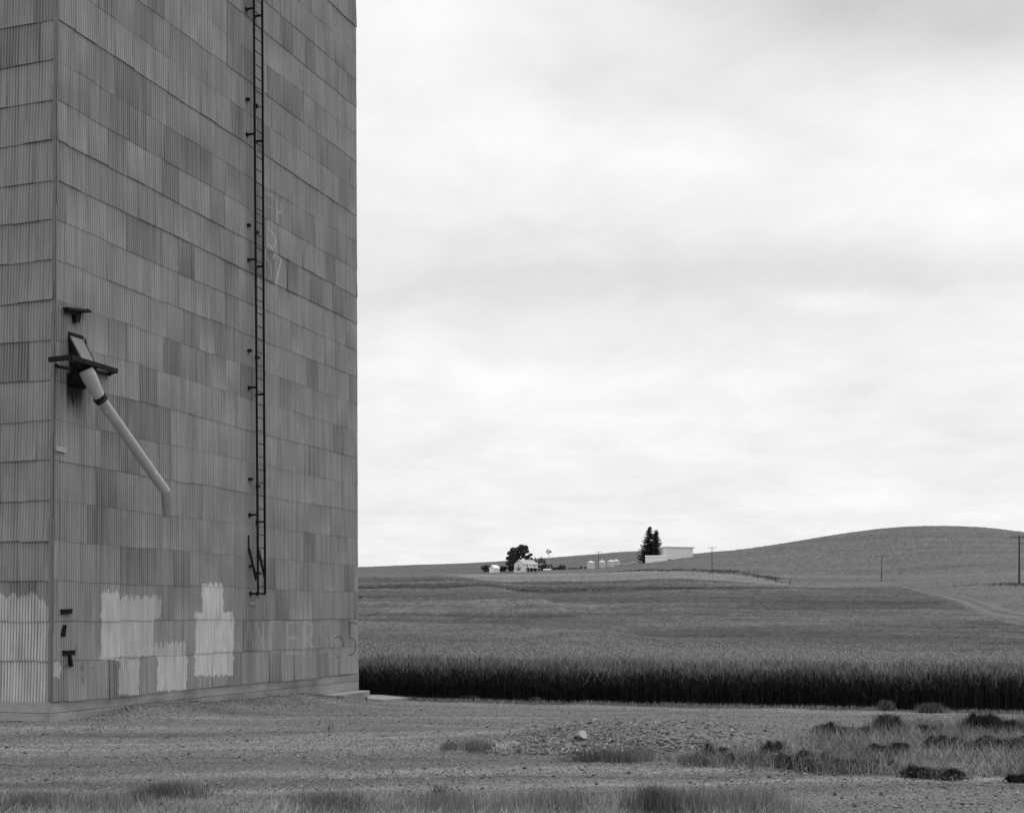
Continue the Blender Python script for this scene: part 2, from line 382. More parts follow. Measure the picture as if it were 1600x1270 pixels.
for (y0, sl, wd, am, x0) in [(18.7, .11, .22, .22, 1), (19.9, .12, .2, .2, 0), (21.2, .13, .5, -.14, 0), (15.7, .03, .18, .2, 99), (14.95, .03, .35, -.2, 99), (14.25, .02, .15, .22, 99), (16.6, .05, .4, -.16, 99), (17.3, .05, .25, -.12, 99), (23.5, .16, .5, -.12, 0), (13.7, .0, .2, -.15, 99)]:
    yr = y0+sl*XX+.25*np.sin(XX*.4+y0*1.3)+.02*(XX+4)**2*(.4 if x0 < 50 else .15); tone *= 1+1.6*am*np.exp(-((YY-yr)/wd)**2)*(1-sstep(x0-1.5, x0+1.5, XX))*(.5+fbm(XX*.5, YY*3, int(y0*7), 3))
tone *= 1+.5*(fbm(XX*.35, YY*1.6, 73, 4)-.5); tone *= np.clip(1+.22*rng.standard_normal(XX.shape), .4, 1.7)
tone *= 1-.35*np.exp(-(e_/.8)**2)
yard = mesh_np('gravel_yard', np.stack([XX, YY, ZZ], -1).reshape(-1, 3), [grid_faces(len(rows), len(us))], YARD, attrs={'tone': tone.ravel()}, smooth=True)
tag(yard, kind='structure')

# hills sheet
def band_y(u):   # far edge of the pale field behind the first rise
    return np.interp(u, [560, 760, 1000, 1060, 1110, 1150, 1200, 1240, 1300], [640, 650, 560, 545, 515, 505, 485, 455, 400])
us = ucols(-2500, 4100, 440, 1680, 3.0); rows = np.exp(np.linspace(math.log(31), math.log(2600), 620))
XX = (us[None, :]-800)/F*rows[:, None]; YY = np.repeat(rows[:, None], len(us), 1); UU = 800+F*XX/YY
HZ = Hc(XX, YY)
drop = 1.0*(1-sstep(50, 100, YY)) + .18
drop = drop*(1-sstep(290, 330, YY))
wheat_r = np.interp(YY, [38, 60, 100, 125, 165, 215, 260], [3000, 2400, 1690, 1575, 1515, 1460, 1400])  # right limit of wheat (u)
inw = UU < wheat_r
HG = HZ - np.where(inw, drop, .0)*sstep(0, 60, wheat_r-UU) + rng.standard_normal(HZ.shape)*.10*sstep(80, 300, YY)
HG = np.where(YY < 44, np.minimum(HG, -2.55), HG)
tone = np.ones_like(XX)
inb = sstep(0, 25, band_y(UU)-YY)*sstep(280, 320, YY)*(1-sstep(1230, 1300, UU))
tone *= 1+.45*inb
tone *= 1-.10*(1-sstep(1040, 1100, UU))*sstep(700, 800, YY)
tone *= np.where(inw & (YY < 300), .7, 1.0)
side = (~inw) & (YY < 300)
tone = np.where(side, .95+.5*(fbm(XX*.15, YY*.06, 77, 4)-.5), tone)
# swale and contour drilling on the big hill
wv = fbm(XX*.012+YY*.004, YY*.02, 51, 4)
tone *= 1+.28*(wv-.5)*sstep(300, 500, YY)
tone *= np.clip(1+.13*rng.standard_normal(XX.shape), .5, 1.5)
tone *= 1+.5*(fbm(HZ*.55+2*fbm(XX*.01, YY*.01, 46, 2), XX*.006, 47, 3)-.5)*sstep(300, 450, YY)
hills = mesh_np('hills', np.stack([XX, YY, HG], -1).reshape(-1, 3), [grid_faces(len(rows), len(us))], HILL, attrs={'tone': tone.ravel()}, smooth=True)
tag(hills, kind='structure')

# dirt road on the right
ctr = [(1405, 262), (1440, 238), (1480, 212), (1515, 186), (1550, 162), (1600, 137), (1680, 112), (1800, 92)]
cp = [Vector(((u-800)/F*y, y, 0)) for u, y in ctr]
pts = []
for i in range(len(cp)-1):
    for k in range(12): pts.append(cp[i].lerp(cp[i+1], k/12))
V = []; A = []
for i, p in enumerate(pts):
    d = (pts[min(i+1, len(pts)-1)]-pts[max(i-1, 0)]).normalized(); r = Vector((d.y, -d.x, 0))
    for k in range(13):
        w = (k-6)/6*2.4; q = p+r*w; V.append((q.x, q.y, float(Hc(q.x, q.y))+.12-.22*(abs(w)/2.4)**4)); A.append(1.15 if .6 < abs(w) < 1.7 else .8)
road = mesh_np('dirt_road', V, [grid_faces(len(pts), 13)], HILL, attrs={'tone': A}, smooth=True); tag(road, kind='structure')

# ------------------------------------------------------------------ blades
def blades(base, h, w, lean, tone, az=None, bend=None, mid=.5):
    """base (n,3), h,w,lean (metres at tip), tone arrays -> V, F, tone"""
    n = len(base); az = rng.uniform(0, 2*PI, n) if az is None else az
    fa = rng.uniform(0, PI, n); cx, cy = np.cos(fa)*w/2, np.sin(fa)*w/2; lx, ly = np.cos(az)*lean, np.sin(az)*lean
    b = base; z0 = np.zeros(n)
    p = lambda kx, ky, kz: b + np.stack([kx, ky, kz], 1)
    V = np.stack([p(-cx, -cy, z0), p(cx, cy, z0), p(-cx*.9+lx*.3, -cy*.9+ly*.3, h*mid), p(cx*.9+lx*.3, cy*.9+ly*.3, h*mid), p(lx, ly, h)], 1).reshape(-1, 3)
    k = np.arange(n)*5
    Fq = np.stack([k, k+1, k+3, k+2], 1); Ft = np.stack([k+2, k+3, k+4], 1)
    return V, Fq, Ft, np.repeat(tone, 5)
def join(parts):
    V = []; Q = []; Tt = []; A = []; o = 0
    for v, q, t, a in parts: V.append(v); Q.append(q+o); Tt.append(t+o); A.append(a); o += len(v)
    return np.concatenate(V), [np.concatenate(Q), np.concatenate(Tt)], np.concatenate(A)

# wheat field: canopy + stalks, one mass
us = ucols(-1500, 2300, 440, 1680, 3.2); rows = np.exp(np.linspace(math.log(38.5), math.log(300), 420))
XX = (us[None, :]-800)/F*rows[:, None]; YY = np.repeat(rows[:, None], len(us), 1); UU = 800+F*XX/YY
CZ = Hc(XX, YY)
und = (fbm(XX*.09, YY*.30, 41, 4)-.5)
lim0 = np.interp(YY, [38, 60, 100, 125, 165, 215, 260, 300], [3000, 2400, 1690, 1575, 1515, 1460, 1400, 1380]); nearlim = 1-sstep(0, 60, lim0-UU)
CZ = CZ - .22*(1-sstep(60, 100, YY)) + und*.55*sstep(42, 80, YY)*(1-nearlim) + rng.standard_normal(CZ.shape)*(.02+.05*sstep(60, 150, YY))
lim = np.interp(YY, [38, 60, 100, 125, 165, 215, 260, 300], [3000, 2400, 1690, 1575, 1515, 1460, 1400, 1380])
CZ = CZ - np.where(YY > 60, .35*(1-sstep(0, 10, lim-UU)), 0); CZ = CZ - .5*sstep(270, 300, YY)
ct = fbm(Hc(XX, YY)*2.1+.35*fbm(XX*.03, YY*.03, 44, 3)*4, XX*.018, 45, 3)-.5
CZ = CZ + ct*.35*sstep(60, 110, YY)*(1-nearlim)
tn = (1+.6*und*sstep(50, 90, YY))*(1+2.2*ct*sstep(60, 120, YY)); tn *= 1 + .50*(1-sstep(48, 100, YY))
gu = np.exp(-((YY-(66+.18*(XX-20)+3*np.sin(XX*.25)))/1.3)**2)*sstep(12, 20, XX) + .7*np.exp(-((YY-(76+.3*(XX-25)+2*np.sin(XX*.4)))/1.6)**2)*sstep(17, 23, XX)
tn *= 1-.6*np.clip(gu, 0, 1)*(.4+.9*vnoise(XX*1.2, YY*.8, 6))
tn *= .92+.25*fbm(XX*.02, YY*.02, 88, 3); tn *= np.clip(1+.16*rng.standard_normal(XX.shape), .5, 1.6)
bw_ = us; cF = grid_faces(len(rows), len(us)); keep = (UU <= lim).ravel()
cF = cF[keep[cF].all(1)]
cV = np.stack([XX, YY, CZ], -1).reshape(-1, 3)
parts = []
def scatter_wheat(n, d0, d1, x0, x1):
    x = rng.uniform(x0, x1, n); y = edge_y(x)+d0+(d1-d0)*rng.uniform(0, 1, n)**1.3; return x, y
n = 30000; x, y = scatter_wheat(n, 0, 3.2, -9, 19)
gz = np.full(n, -2.45); top = Hc(x, np.maximum(y, 38)) ; top = -1.48 + .16*(fbm(x*.8, y*.8, 61, 3)-.5)*2 + rng.normal(0, .09, n)
base = np.stack([x, y, gz], 1); hh = top-gz
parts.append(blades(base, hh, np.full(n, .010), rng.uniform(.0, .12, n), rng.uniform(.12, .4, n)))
for k in range(5):
    fr = rng.uniform(.15, .92, n); bb = base.copy(); bb[:, 2] += hh*fr; bb[:, 0] += rng.normal(0, .03, n)
    parts.append(blades(bb, rng.uniform(.10, .28, n), rng.uniform(.012, .022, n), rng.uniform(.05, .30, n), rng.uniform(.1, 1.0, n)**1.5*(.22+3.8*fr**3)))  # leaf colour darkens downward, painting in the shade of the backlit front
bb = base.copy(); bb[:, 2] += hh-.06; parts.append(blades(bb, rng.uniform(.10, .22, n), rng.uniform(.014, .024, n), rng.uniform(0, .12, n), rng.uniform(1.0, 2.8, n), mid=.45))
n = 150000; d = 2.4+np.exp(rng.uniform(0, math.log(130), n)**1.0)-1; x = rng.uniform(-.28, .52, n)*(d+38)
y = edge_y(x)+d; z = Hc(x, y)-.19+.11*sstep(39, 60, y); z = np.where(y < 42, np.minimum(-1.58, z), z); lm = np.interp(y, [38, 60, 100, 125, 165, 215], [3000, 2400, 1690, 1575, 1515, 1460]); z = np.where(800+F*x/y > lm-40, z-2, z)
parts.append(blades(np.stack([x, y, z], 1), rng.uniform(.5, 1.1, n)*(.19-.11*sstep(39, 48, y)), .009+.00025*y, rng.uniform(0, .12, n), rng.uniform(1.0, 3.6, n)*(1-.50*sstep(48, 100, y))))
bV, bF, bT = join(parts); o = len(cV)
facesq = [cF, bF[0]+o, bF[1]+o]
wf = mesh_np('wheat_field', np.concatenate([cV, bV]), facesq, None, attrs={'tone': np.concatenate([tn.ravel(), bT])}, mats=[WHEATTOP, BLADE],
             fmat=np.concatenate([np.zeros(len(cF)), np.ones(len(bF[0])+len(bF[1]))]))
tag(wf, 'tall standing wheat with a dark shaded edge along the gravel yard', 'wheat', kind='stuff')

# ------------------------------------------------------------------ grain elevator
PITCH = .068; RH = .743
elev = empty('grain_elevator', (float(CO[0]), float(CO[1]), ZB), 0, 'tall grain elevator clad in grey corrugated iron sheets on a concrete base', 'grain elevator')
OFF = Vector((float(CO[0]), float(CO[1]), ZB))
ZTOP = 26.0
def s0(z): return .165*(z-ZB)/13.0          # the near corner leans in with height
def s1(z): return LEN - .13*(z-ZB)/18.0
def seg_d(u, v, pl, w):
    d = np.full(u.shape, 1e9)
    for (a, b), (c, e) in zip(pl[:-1], pl[1:]):
        dx, dy = c-a, e-b; t = np.clip(((u-a)*dx+(v-b)*dy)/(dx*dx+dy*dy+1e-9), 0, 1); d = np.minimum(d, np.hypot(u-a-t*dx, v-b-t*dy))
    return 1-sstep(w*.5-.35, w*.5+.45, d)
PATCH = [(158, 187, 926, 1031, .62), (187, 239, 933, 1026, .50), (239, 252, 931, 966, .45), (187, 218, 1026, 1086, .48), (241, 262, 1006, 1025, .35), (258, 290, 1003, 1025, .48),
         (247, 293, 1022, 1079, .66), (316, 349, 913, 957, .78), (305, 365, 956, 1055, .72), (84, 95, 1034, 1058, .5), (162, 166, 966, 1030, .2)]
LET = [([(382, 1014), (389, 972), (396, 1014)], 2.6, .16), ([(385, 1000), (393, 1000)], 2, .12), ([(400, 1014), (400, 972), (411, 1012), (411, 972)], 2.6, .24),
       ([(436, 970), (424, 970), (422, 980), (422, 1012), (426, 1018), (437, 1018)], 4, .28), ([(464, 972), (449, 972), (449, 1020), (466, 1020)], 4, .30), ([(450, 996), (463, 996)], 4.5, .34),
       ([(475, 1022), (475, 971), (487, 974), (489, 984), (486, 993), (477, 995), (489, 1012)], 3.2, .32), ([(511, 974), (500, 973), (498, 985), (502, 992), (511, 1000), (512, 1014), (500, 1020)], 5, .16)]
CHALK = [([(412, 300), (426, 307)], 1.3, .4), ([(414, 318), (423, 325)], 1.2, .35), ([(432, 312), (433, 348)], 1.6, .4), ([(433, 330), (439, 333)], 1.8, .6), ([(439, 318), (440, 334)], 1.2, .4),
         ([(420, 358), (420, 344), (424, 346), (430, 356)], 1.2, .4), ([(421, 359), (428, 367), (431, 376), (429, 386), (425, 389), (420, 382)], 1.4, .55),
         ([(415, 389), (415, 403), (421, 408), (424, 420), (424, 436)], 1.3, .45), ([(427, 404), (429, 396), (440, 406), (438, 413), (431, 443)], 1.6, .7),
         ([(496, 500), (496, 515)], 1.2, .35), ([(444, 300), (443, 385)], 2, .12), ([(485, 298), (486, 315)], 2, .15), ([(508, 284), (508, 294)], 2, .2), ([(538, 286), (538, 293)], 2, .2), ([(524, 170), (524, 190)], 2, .15)]
BLACK = [([(523, 998), (525, 995), (529, 994), (533, 996), (536, 1002), (537, 1010)], 1.1, .85), ([(522.5, 1004), (522, 1013), (523, 1020), (526, 1026), (532, 1026)], .8, .55),
         ([(559, 975), (551, 972), (546.5, 972), (546.5, 992)], 1.2, .9), ([(546, 996), (551, 997), (555, 1002), (556, 1009), (554, 1018), (550, 1023), (544, 1023)], 1.2, .85)]
def wall_panels(name, org, dr, nr, length, sfun0, sfun1, kind, pos_h0=0):
    """shingled corrugated sheets; every sheet has its own tone, sag and lift"""
    Vs, Fs, TN, PA, ST = [], [], [], [], []; off = 0
    nrow = int((ZTOP-ZB)/RH)+1; SW = PITCH*9
    rr = np.random.default_rng({'right': 5, 'left': 6}.get(kind, 8)); fine_wall = kind in ('right', 'left')
    for r in range(nrow):
        zb = ZB + r*RH + (.02 if r else 0); zt = zb + RH + .05
        ph = rr.integers(0, 9)*PITCH; rowlift = rr.choice([.006, .011, .020], p=[.5, .3, .2]); rowtone = rr.normal(1, .035)
        ns = int(length/SW)+3; slow = rr.uniform(0, 10)
        if kind == 'left': rowlift += .014
        for q in range(ns):
            a = -SW + ph + q*SW; b = a+SW+.0
            lo, hi = max(a, -.0), min(b, length)
            if hi-lo < .02: continue
            paintrow = False
            if kind == 'right':
                u_a = None; yy = CO[1]+lo*WD[1]; xx = CO[0]+lo*WD[0]; ua = 800+F*xx/yy; va = HV-F*zb/yy; vb = HV-F*zt/yy
                yb = CO[1]+hi*WD[1]; ub = 800+F*(CO[0]+hi*WD[0])/yb
                paintrow = r < 4 or (ub > 410 and ua < 448 and va > 285 and vb < 460) or (ua < 190 and 560 < va < 760) 
            if kind == 'left': paintrow = r < 4
            nz = 44 if (paintrow and lo < 14) else 3
            nc = max(2, int(round((hi-lo)/(PITCH/(6 if fine_wall else 4))))+1)
            s = np.linspace(lo, hi, nc); f = np.linspace(0, 1, nz)
            jz = rr.normal(0, .006); tilt = rr.normal(0, .004); lift = rowlift*rr.uniform(.6, 1.5); dark = rr.random()
            tone = rowtone*rr.normal(1, .02)*(rr.uniform(.80, .93) if dark < .17 else (rr.uniform(1.03, 1.08) if dark > .93 else 1))
            S, Fz = np.meshgrid(s, f)
            zlow = zb + jz + tilt*(S-lo)/SW + .010*np.sin(S*.9+slow)
            Zz = zlow + (zt-zlow)*Fz
            dm = 1 if dark >= .17 else 1.25
            Nn = .0115*dm*np.cos(2*PI*S/PITCH) + lift*(1-Fz) + .011 + (.0012 if q % 2 else 0)
            # lip
            S = np.vstack([S[:1], S[:1], S]); Zz = np.vstack([Zz[:1]+.001, Zz[:1], Zz]); Nn = np.vstack([Nn[:1]-.016-lift, Nn[:1], Nn]); nz2 = nz+2
            k0, k1 = sfun0(Zz), sfun1(Zz); SS = k0 + (k1-k0)*S/length
            x = org[0]+dr[0]*SS+nr[0]*Nn; y = org[1]+dr[1]*SS+nr[1]*Nn
            Fz2 = np.vstack([Fz[:1], Fz[:1], Fz]); pa = np.zeros_like(S); stn = np.zeros_like(S); tn = tone*(1+rr.normal(0, .07)*(Fz2-.5)*2+rr.normal(0, .04)*((S-lo)/SW-.5)*2); val_ = .5-.5*np.cos(2*PI*S/PITCH); tn *= 1-(.30 if dark >= .17 else .46)*val_*(.3+1.4*vnoise(np.floor(S/PITCH), Zz*.6, 19))  # valley grime, also painted in to deepen the shading of the ribs
            edge = 1-sstep(0, .03, Zz-zlow.min()) if nz > 3 else np.zeros_like(S)
            stn += .25*edge
            U = 800+F*x/y; Vv = HV-F*Zz/y
            if kind == 'right':
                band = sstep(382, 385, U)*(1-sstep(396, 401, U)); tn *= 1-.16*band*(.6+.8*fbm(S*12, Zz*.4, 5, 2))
                if paintrow:
                    br = (fbm(S*16, np.zeros_like(S), 3, 2)-.5)*14 + (vnoise(S*60, Zz*6, 9)-.5)*4; br2 = (fbm(S*16+40, np.zeros_like(S), 3, 2)-.5)*12
                    ju = (fbm(Zz*7, S*0, 4, 3)-.5)*6
                    for (u0, u1, v0, v1, k) in PATCH:
                        mk = (U+ju > u0) & (U+ju < u1) & (Vv+br*(.35 if (v0 in (1026, 956, 1022, 933) and u0 != 187) else 1) > v0) & (Vv+br2*.6 < v1)
                        pa = np.maximum(pa, np.where(mk, k*(.55+.8*fbm(S*14, Zz*2.2, 12, 4)), 0))
                    for pl, w, k in LET: pa = np.maximum(pa, seg_d(U, Vv, pl, w)*k*.62*(.3+1.4*fbm(S*20, Zz*6, 14, 2)))
                    for pl, w, k in CHALK: pa = np.maximum(pa, seg_d(U, Vv, pl, w)*k)
                    for pl, w, k in BLACK: stn = np.maximum(stn, seg_d(U, Vv, pl, w)*k)
                    # oil drips under the spout
                    dr_ = sstep(102, 107, U)*(1-sstep(128, 146, U))*sstep(575, 590, Vv)*(1-sstep(600, 640+50*fbm(S*24, S*0, 2, 2), Vv)); stn = np.maximum(stn, dr_*(.45+1.6*vnoise(S*29, S*0, 8)))
                    for (cu, cv, ru, rv) in [(128.5, 1043, 2.5, 8), (129, 1061, 2, 7), (145, 1043, 1, 2), (140, 1043, .7, 1), (103, 1040, 4, 5), (118, 1018, 1.2, 8)]:
                        stn = np.maximum(stn, .55*np.exp(-((U-cu)/ru)**2-((Vv-cv)/rv)**2))
                rust = sstep(.62, .8, fbm(S*3, Zz*.5, 17, 4)); tn *= 1-.12*rust
            if kind == 'left' and paintrow:
                top = 930 + (fbm(S*20, S*0, 5, 2)-.5)*22 + 14*sstep(.5, .0, S)
                cr = .5+.5*np.cos(2*PI*S/PITCH)
                pa = np.where(Vv > top, (.12+.75*cr)*(.45+.9*fbm(S*6, Zz*1.5, 7, 3)), 0)*sstep(1104, 1094, Vv)*sstep(-.02, .12, S-.03)
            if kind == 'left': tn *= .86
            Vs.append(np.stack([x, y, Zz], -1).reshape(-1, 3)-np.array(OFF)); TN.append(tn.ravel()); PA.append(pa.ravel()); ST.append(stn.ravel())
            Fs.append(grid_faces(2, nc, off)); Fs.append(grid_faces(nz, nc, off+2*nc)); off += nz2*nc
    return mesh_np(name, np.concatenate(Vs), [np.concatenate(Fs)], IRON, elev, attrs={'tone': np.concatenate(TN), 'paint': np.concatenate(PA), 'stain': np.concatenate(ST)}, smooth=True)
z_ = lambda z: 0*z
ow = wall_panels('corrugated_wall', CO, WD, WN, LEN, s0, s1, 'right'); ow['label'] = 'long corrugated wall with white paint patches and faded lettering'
LD = np.array([-WN[0], -WN[1]]); LN = np.array([-WD[0], -WD[1]])
def org_left(z): return None
# left wall leans with the corner: the origin moves along WD by s0(z)
class _L: pass
def left_wall():
    # reuse panel maker, then shear
    o = wall_panels('corrugated_wall', CO, LD, LN, DEP, z_, lambda z: 0*z+DEP, 'left')
    me = o.data; co = np.empty(len(me.vertices)*3, np.float32); me.vertices.foreach_get('co', co); co = co.reshape(-1, 3)
    sh = .165*co[:, 2]/13.0; co[:, 0] += WD[0]*sh; co[:, 1] += WD[1]*sh; me.vertices.foreach_set('co', co.ravel()); me.update(); return o
ol = left_wall(); ol['label'] = 'narrow corrugated wall with white streaky paint along its foot'
FAR = CO+WD*LEN; BCK = CO+LD*DEP
def core():
    b = MB()
    def ring(z, sa, sb, ins=.02):
        p = [CO+WD*(sa+ins)-WN*ins, CO+WD*(sb-ins)-WN*ins, CO+WD*(sb-ins)-WN*(DEP-ins), CO+WD*(sa+ins)-WN*(DEP-ins)]
        return [Vector((q[0], q[1], z))-OFF for q in p]
    a = ring(ZB+.0, 0, LEN); c = ring(ZTOP, s0(ZTOP), s1(ZTOP))
    b.add(a+c, [(3, 2, 1, 0), (4, 5, 6, 7), (0, 1, 5, 4), (1, 2, 6, 5), (2, 3, 7, 6), (3, 0, 4, 7)])
    return b
cw = core().build('light_block_core', DARKW, elev)  # added unseen core, keeps light from leaking through between the sheets
bk = wall_panels('corrugated_wall', FAR, LD, WD, DEP, z_, lambda z: 0*z+DEP, 'back'); bk['label'] = 'rear corrugated wall facing the wheat'
# shear the rear wall to follow the leaning corner
me = bk.data; co = np.empty(len(me.vertices)*3, np.float32); me.vertices.foreach_get('co', co); co = co.reshape(-1, 3)
sh = -.13*co[:, 2]/18.0; co[:, 0] += WD[0]*sh; co[:, 1] += WD[1]*sh; me.vertices.foreach_set('co', co.ravel()); me.update()
# roof above the picture
b = MB(); q = [CO+WD*-.1+WN*.2, CO+WD*(LEN+.1)+WN*.2, CO+WD*(LEN+.1)-WN*(DEP+.2), CO+WD*-.1-WN*(DEP+.2)]
m0, m1 = (q[0]+q[3])/2, (q[1]+q[2])/2; zt = ZTOP+.8
vs = [Vector((*p, zt))-OFF for p in q]+[Vector((*m0, zt+2.6))-OFF, Vector((*m1, zt+2.6))-OFF]
b.add(vs, [(0, 1, 5, 4), (2, 3, 4, 5), (0, 4, 3), (1, 2, 5), (3, 2, 1, 0)]); b.build('roof', ROOFM, elev)
# corner flashing (bent strips, each one row high, a little ragged)
rr = np.random.default_rng(3)
b = MB()
z = ZB
while z < ZTOP-1:
    h = rr.uniform(1.2, 2.4); j = rr.uniform(-.012, .014)
    for nn, dd in ((WN, WD), (LN, LD)):
        o_ = CO + WD*(s0(z+h/2)+j*.5)
        p0 = o_ + nn*(.036+rr.uniform(0, .008)) - dd*.036; p1 = o_ + nn*.036 + dd*((.004 if nn is WN else .045)+rr.uniform(-.004, .004))
        b.poly([Vector((*p0, z))-OFF, Vector((*p1, z+rr.uniform(-.02, .02)))-OFF, Vector((*p1, z+h))-OFF, Vector((*p0, z+h))-OFF], Vector((nn[0], nn[1], 0))*.003)
    z += h+.004
me_ = b.build('corner_flashing', simple('flashing_iron', .17, .6, .3, 4, 0), elev)
# foundation
b = MB()
def fbox(sa, sb, na, nb, za, zb_):
    p = [CO+WD*sa+WN*nb, CO+WD*sb+WN*nb, CO+WD*sb+WN*na, CO+WD*sa+WN*na]
    vs = [Vector((*k, zq))-OFF for zq in (za, zb_) for k in p]
    b.add(vs, [(3, 2, 1, 0), (4, 5, 6, 7), (0, 1, 5, 4), (1, 2, 6, 5), (2, 3, 7, 6), (3, 0, 4, 7)])
rngf = random.Random(2)
zc = [-2.7, -1.80, -1.602]
for i in range(2):
    k = rngf.uniform(0, .012)+.002*i
    fbox(-.06-k, LEN+.02+k, -DEP-.02, .005+k, zc[i]+(.006 if i else 0), zc[i+1])
fo = b.build('foundation', CONC, elev, bevel=.008)
b = MB()
for i, (sa, sb, nb, zt_) in enumerate([(8.9, 12.66, .36, -2.06), (4, 8.9, .28, -2.12)]): fbox(sa, sb, .02, nb, -2.75, zt_)
b.build('footing', CONC, elev, bevel=.03)
# brackets left on the wall
def chan(u0, v0, u1, v1, n=.06, h=.07):
    b = MB(); a, c = P(u0, v0, n)-OFF, P(u1, v1, n)-OFF
    up = Vector((0, 0, 1)); b.beam(a+up*h*.5, c+up*h*.5, .06, .022); b.beam(a-up*h*.5, c-up*h*.5, .05, .02); b.beam(a, c, .03, h); return b
def stick(u0, v0, u1, v1, n0=.05, n1=.05, w=.07): b = MB(); b.beam(P(u0, v0, n0)-OFF, P(u1, v1, n1)-OFF, .04, w, up=(1, 0, 0)); return b
chan(96, 955.5, 112, 954.5).build('wall_bracket', STEEL, elev)
stick(101.5, 976, 98.5, 994).build('wall_bracket', STEEL, elev)
bq = chan(99, 1020, 116, 1019); bq.beam(P(108, 1022, .05)-OFF, P(111.5, 1041, .06)-OFF, .04, .07, up=(1, 0, 0)); bq.build('wall_bracket', STEEL, elev)
chan(88, 701, 102, 704, .05, .05).build('wall_bracket', GALV, elev)
bq = MB(); bq.beam(P(102, 482, .12)-OFF, P(139, 487, .12)-OFF, .12, .05); bq.beam(P(102, 486, .1)-OFF, P(120, 489, .1)-OFF, .05, .08)
bq.poly([P(112, 487, .03)-OFF, P(122, 489, .03)-OFF, P(119, 504, .03)-OFF, P(113, 505, .03)-OFF], Vector((*(WN*.09), 0)))
bq.beam(P(124, 489, .1)-OFF, P(138, 484, .16)-OFF, .04, .05); bq.build('wall_bracket', STEEL, elev)
# small pale plate below the ladder
bq = MB(); bq.poly([P(389, 940, .03)-OFF, P(400.5, 940, .03)-OFF, P(400.5, 945.5, .03)-OFF, P(390, 945.5, .03)-OFF], Vector((*(WN*.012), 0))); bq.build('name_plate', SLAB, elev)

# ------------------------------------------------------------------ ladder
lad = empty('wall_ladder', P(408, 928, .24), 0, 'long black steel ladder standing off the corrugated elevator wall', 'ladder'); LO = lad.location.copy()
NST = .24
def lr(v): return 396.6+6.6*v/928, 409.6+4.6*v/928     # photo columns of both rails
TOPV = -420
b = MB(); c = MB()
vsq = [TOPV, 0, 200, 400, 600, 750, 928]
for i in range(len(vsq)-1):
    for rail, k in ((b, 0), (c, 1)):
        p = P(lr(vsq[i])[k], vsq[i], NST); q2 = P(lr(vsq[i+1])[k], vsq[i+1], NST); rail.beam(p-LO, q2-LO, .052, .02, up=(float(WD[0]), float(WD[1]), 0))
b.build('rail', LADDER, lad); c.build('rail', LADDER, lad)
zl = P(lr(928)[0], 928, NST).z; k = 0
zt_ = P(lr(TOPV)[0], TOPV, NST).z; z = zl+.18
while z < zt_:
    v = None
    a = P(lr(928)[0], 928, NST); e = P(lr(TOPV)[0], TOPV, NST); t = (z-a.z)/(e.z-a.z); p = a.lerp(e, t)
    a = P(lr(928)[1], 928, NST); e = P(lr(TOPV)[1], TOPV, NST); t = (z-a.z)/(e.z-a.z); q2 = a.lerp(e, t)
    b = MB(); b.tube([p-LO, q2-LO], .011, 6); b.build('rung', LADDER, lad); z += .305
b = MB(); b.beam(P(lr(928)[0], 927, NST)-LO, P(lr(928)[1], 928, NST)-LO, .05, .04); b.build('bottom_bar', LADDER, lad)
def arm(va, full=True):
    for k in (0, 1):
        ur = lr(va)[k]; p = P(ur, va-(2 if k == 0 else -9)*(va < 900), NST)
        wpt = p - Vector((*(WN*(NST-.02)), 0)); b = MB()
        if full: b.beam(wpt-LO, p-LO, .03, .045)
        tip = wpt + Vector((*(WN*(.03 if full else .09)), 0)); b.beam(wpt-LO, tip-LO, .08, .09 if full else .06)
        o = b.build('standoff_bracket' if full else 'bolt_stub', LADDER, lad)
for v in (-190, 15, 211, 407, 607, 806, 927): arm(v)
for v in (-40, 156, 353, 549, 750, 886): arm(v, False)
for (u0, v0, u1, v1, uu, vv) in [(388.5, 836, 389, 856, 400.5, 906), (402, 836, 403.5, 858, 414, 902)]:
    b = MB(); b.beam(P(u0, v0, .04)-LO, P(u1, v1, .05)-LO, .03, .03); b.beam(P(u1, v1, .05)-LO, P(uu, vv, NST)-LO, .05, .045); b.build('brace', LADDER, lad)

# ------------------------------------------------------------------ loading spout
sp = empty('loading_spout', P(118, 600, 0), 0, 'pale metal loading spout hanging from a dark hopper on the elevator wall', 'grain spout'); SO = sp.location.copy()
h = MB(); W3 = Vector((*WN, 0)); D3 = Vector((*WD, 0))
tl = P(106.5, 524, .02); hw = .42
top = [tl, tl+D3*hw]
lowf = [P(127, 563, .55), P(127, 563, .55)+D3*hw*.95]
bot = [P(109, 603, .02), P(109, 603, .02)+D3*hw]
bf = [P(126, 590, .42), P(126, 590, .42)+D3*hw*.8]
vs = [top[0], top[1], lowf[0], lowf[1], bot[0], bot[1], bf[0], bf[1]]; vs = [v-SO for v in vs]
h.add(vs, [(0, 2, 6, 4), (1, 5, 7, 3), (2, 3, 7, 6), (4, 6, 7, 5), (0, 4, 5, 1)]); h.build('hopper', STEEL, sp)
h = MB(); up = (W3*.3+Vector((0, 0, 1)))*.012
h.poly([v-SO+Vector((0, 0, .004)) for v in (top[0], lowf[0], lowf[1], top[1])], up); h.build('hopper_lid', HOPLID, sp)
h = MB(); h.beam(top[0]-SO+Vector((0, 0, .04)), top[1]-SO+Vector((0, 0, .04)), .05, .06); h.beam(top[0]-SO+up, lowf[0]-SO+up, .03, .03); h.beam(top[1]-SO+up, lowf[1]-SO+up, .02, .02)
h.tube([top[1]-SO+D3*.08+Vector((0, 0, .05)), top[1]-SO+D3*.08+Vector((0, 0, -.3))+W3*.05], .01, 6); h.build('lid_rim', STEEL, sp)
h = MB(); N0 = .62
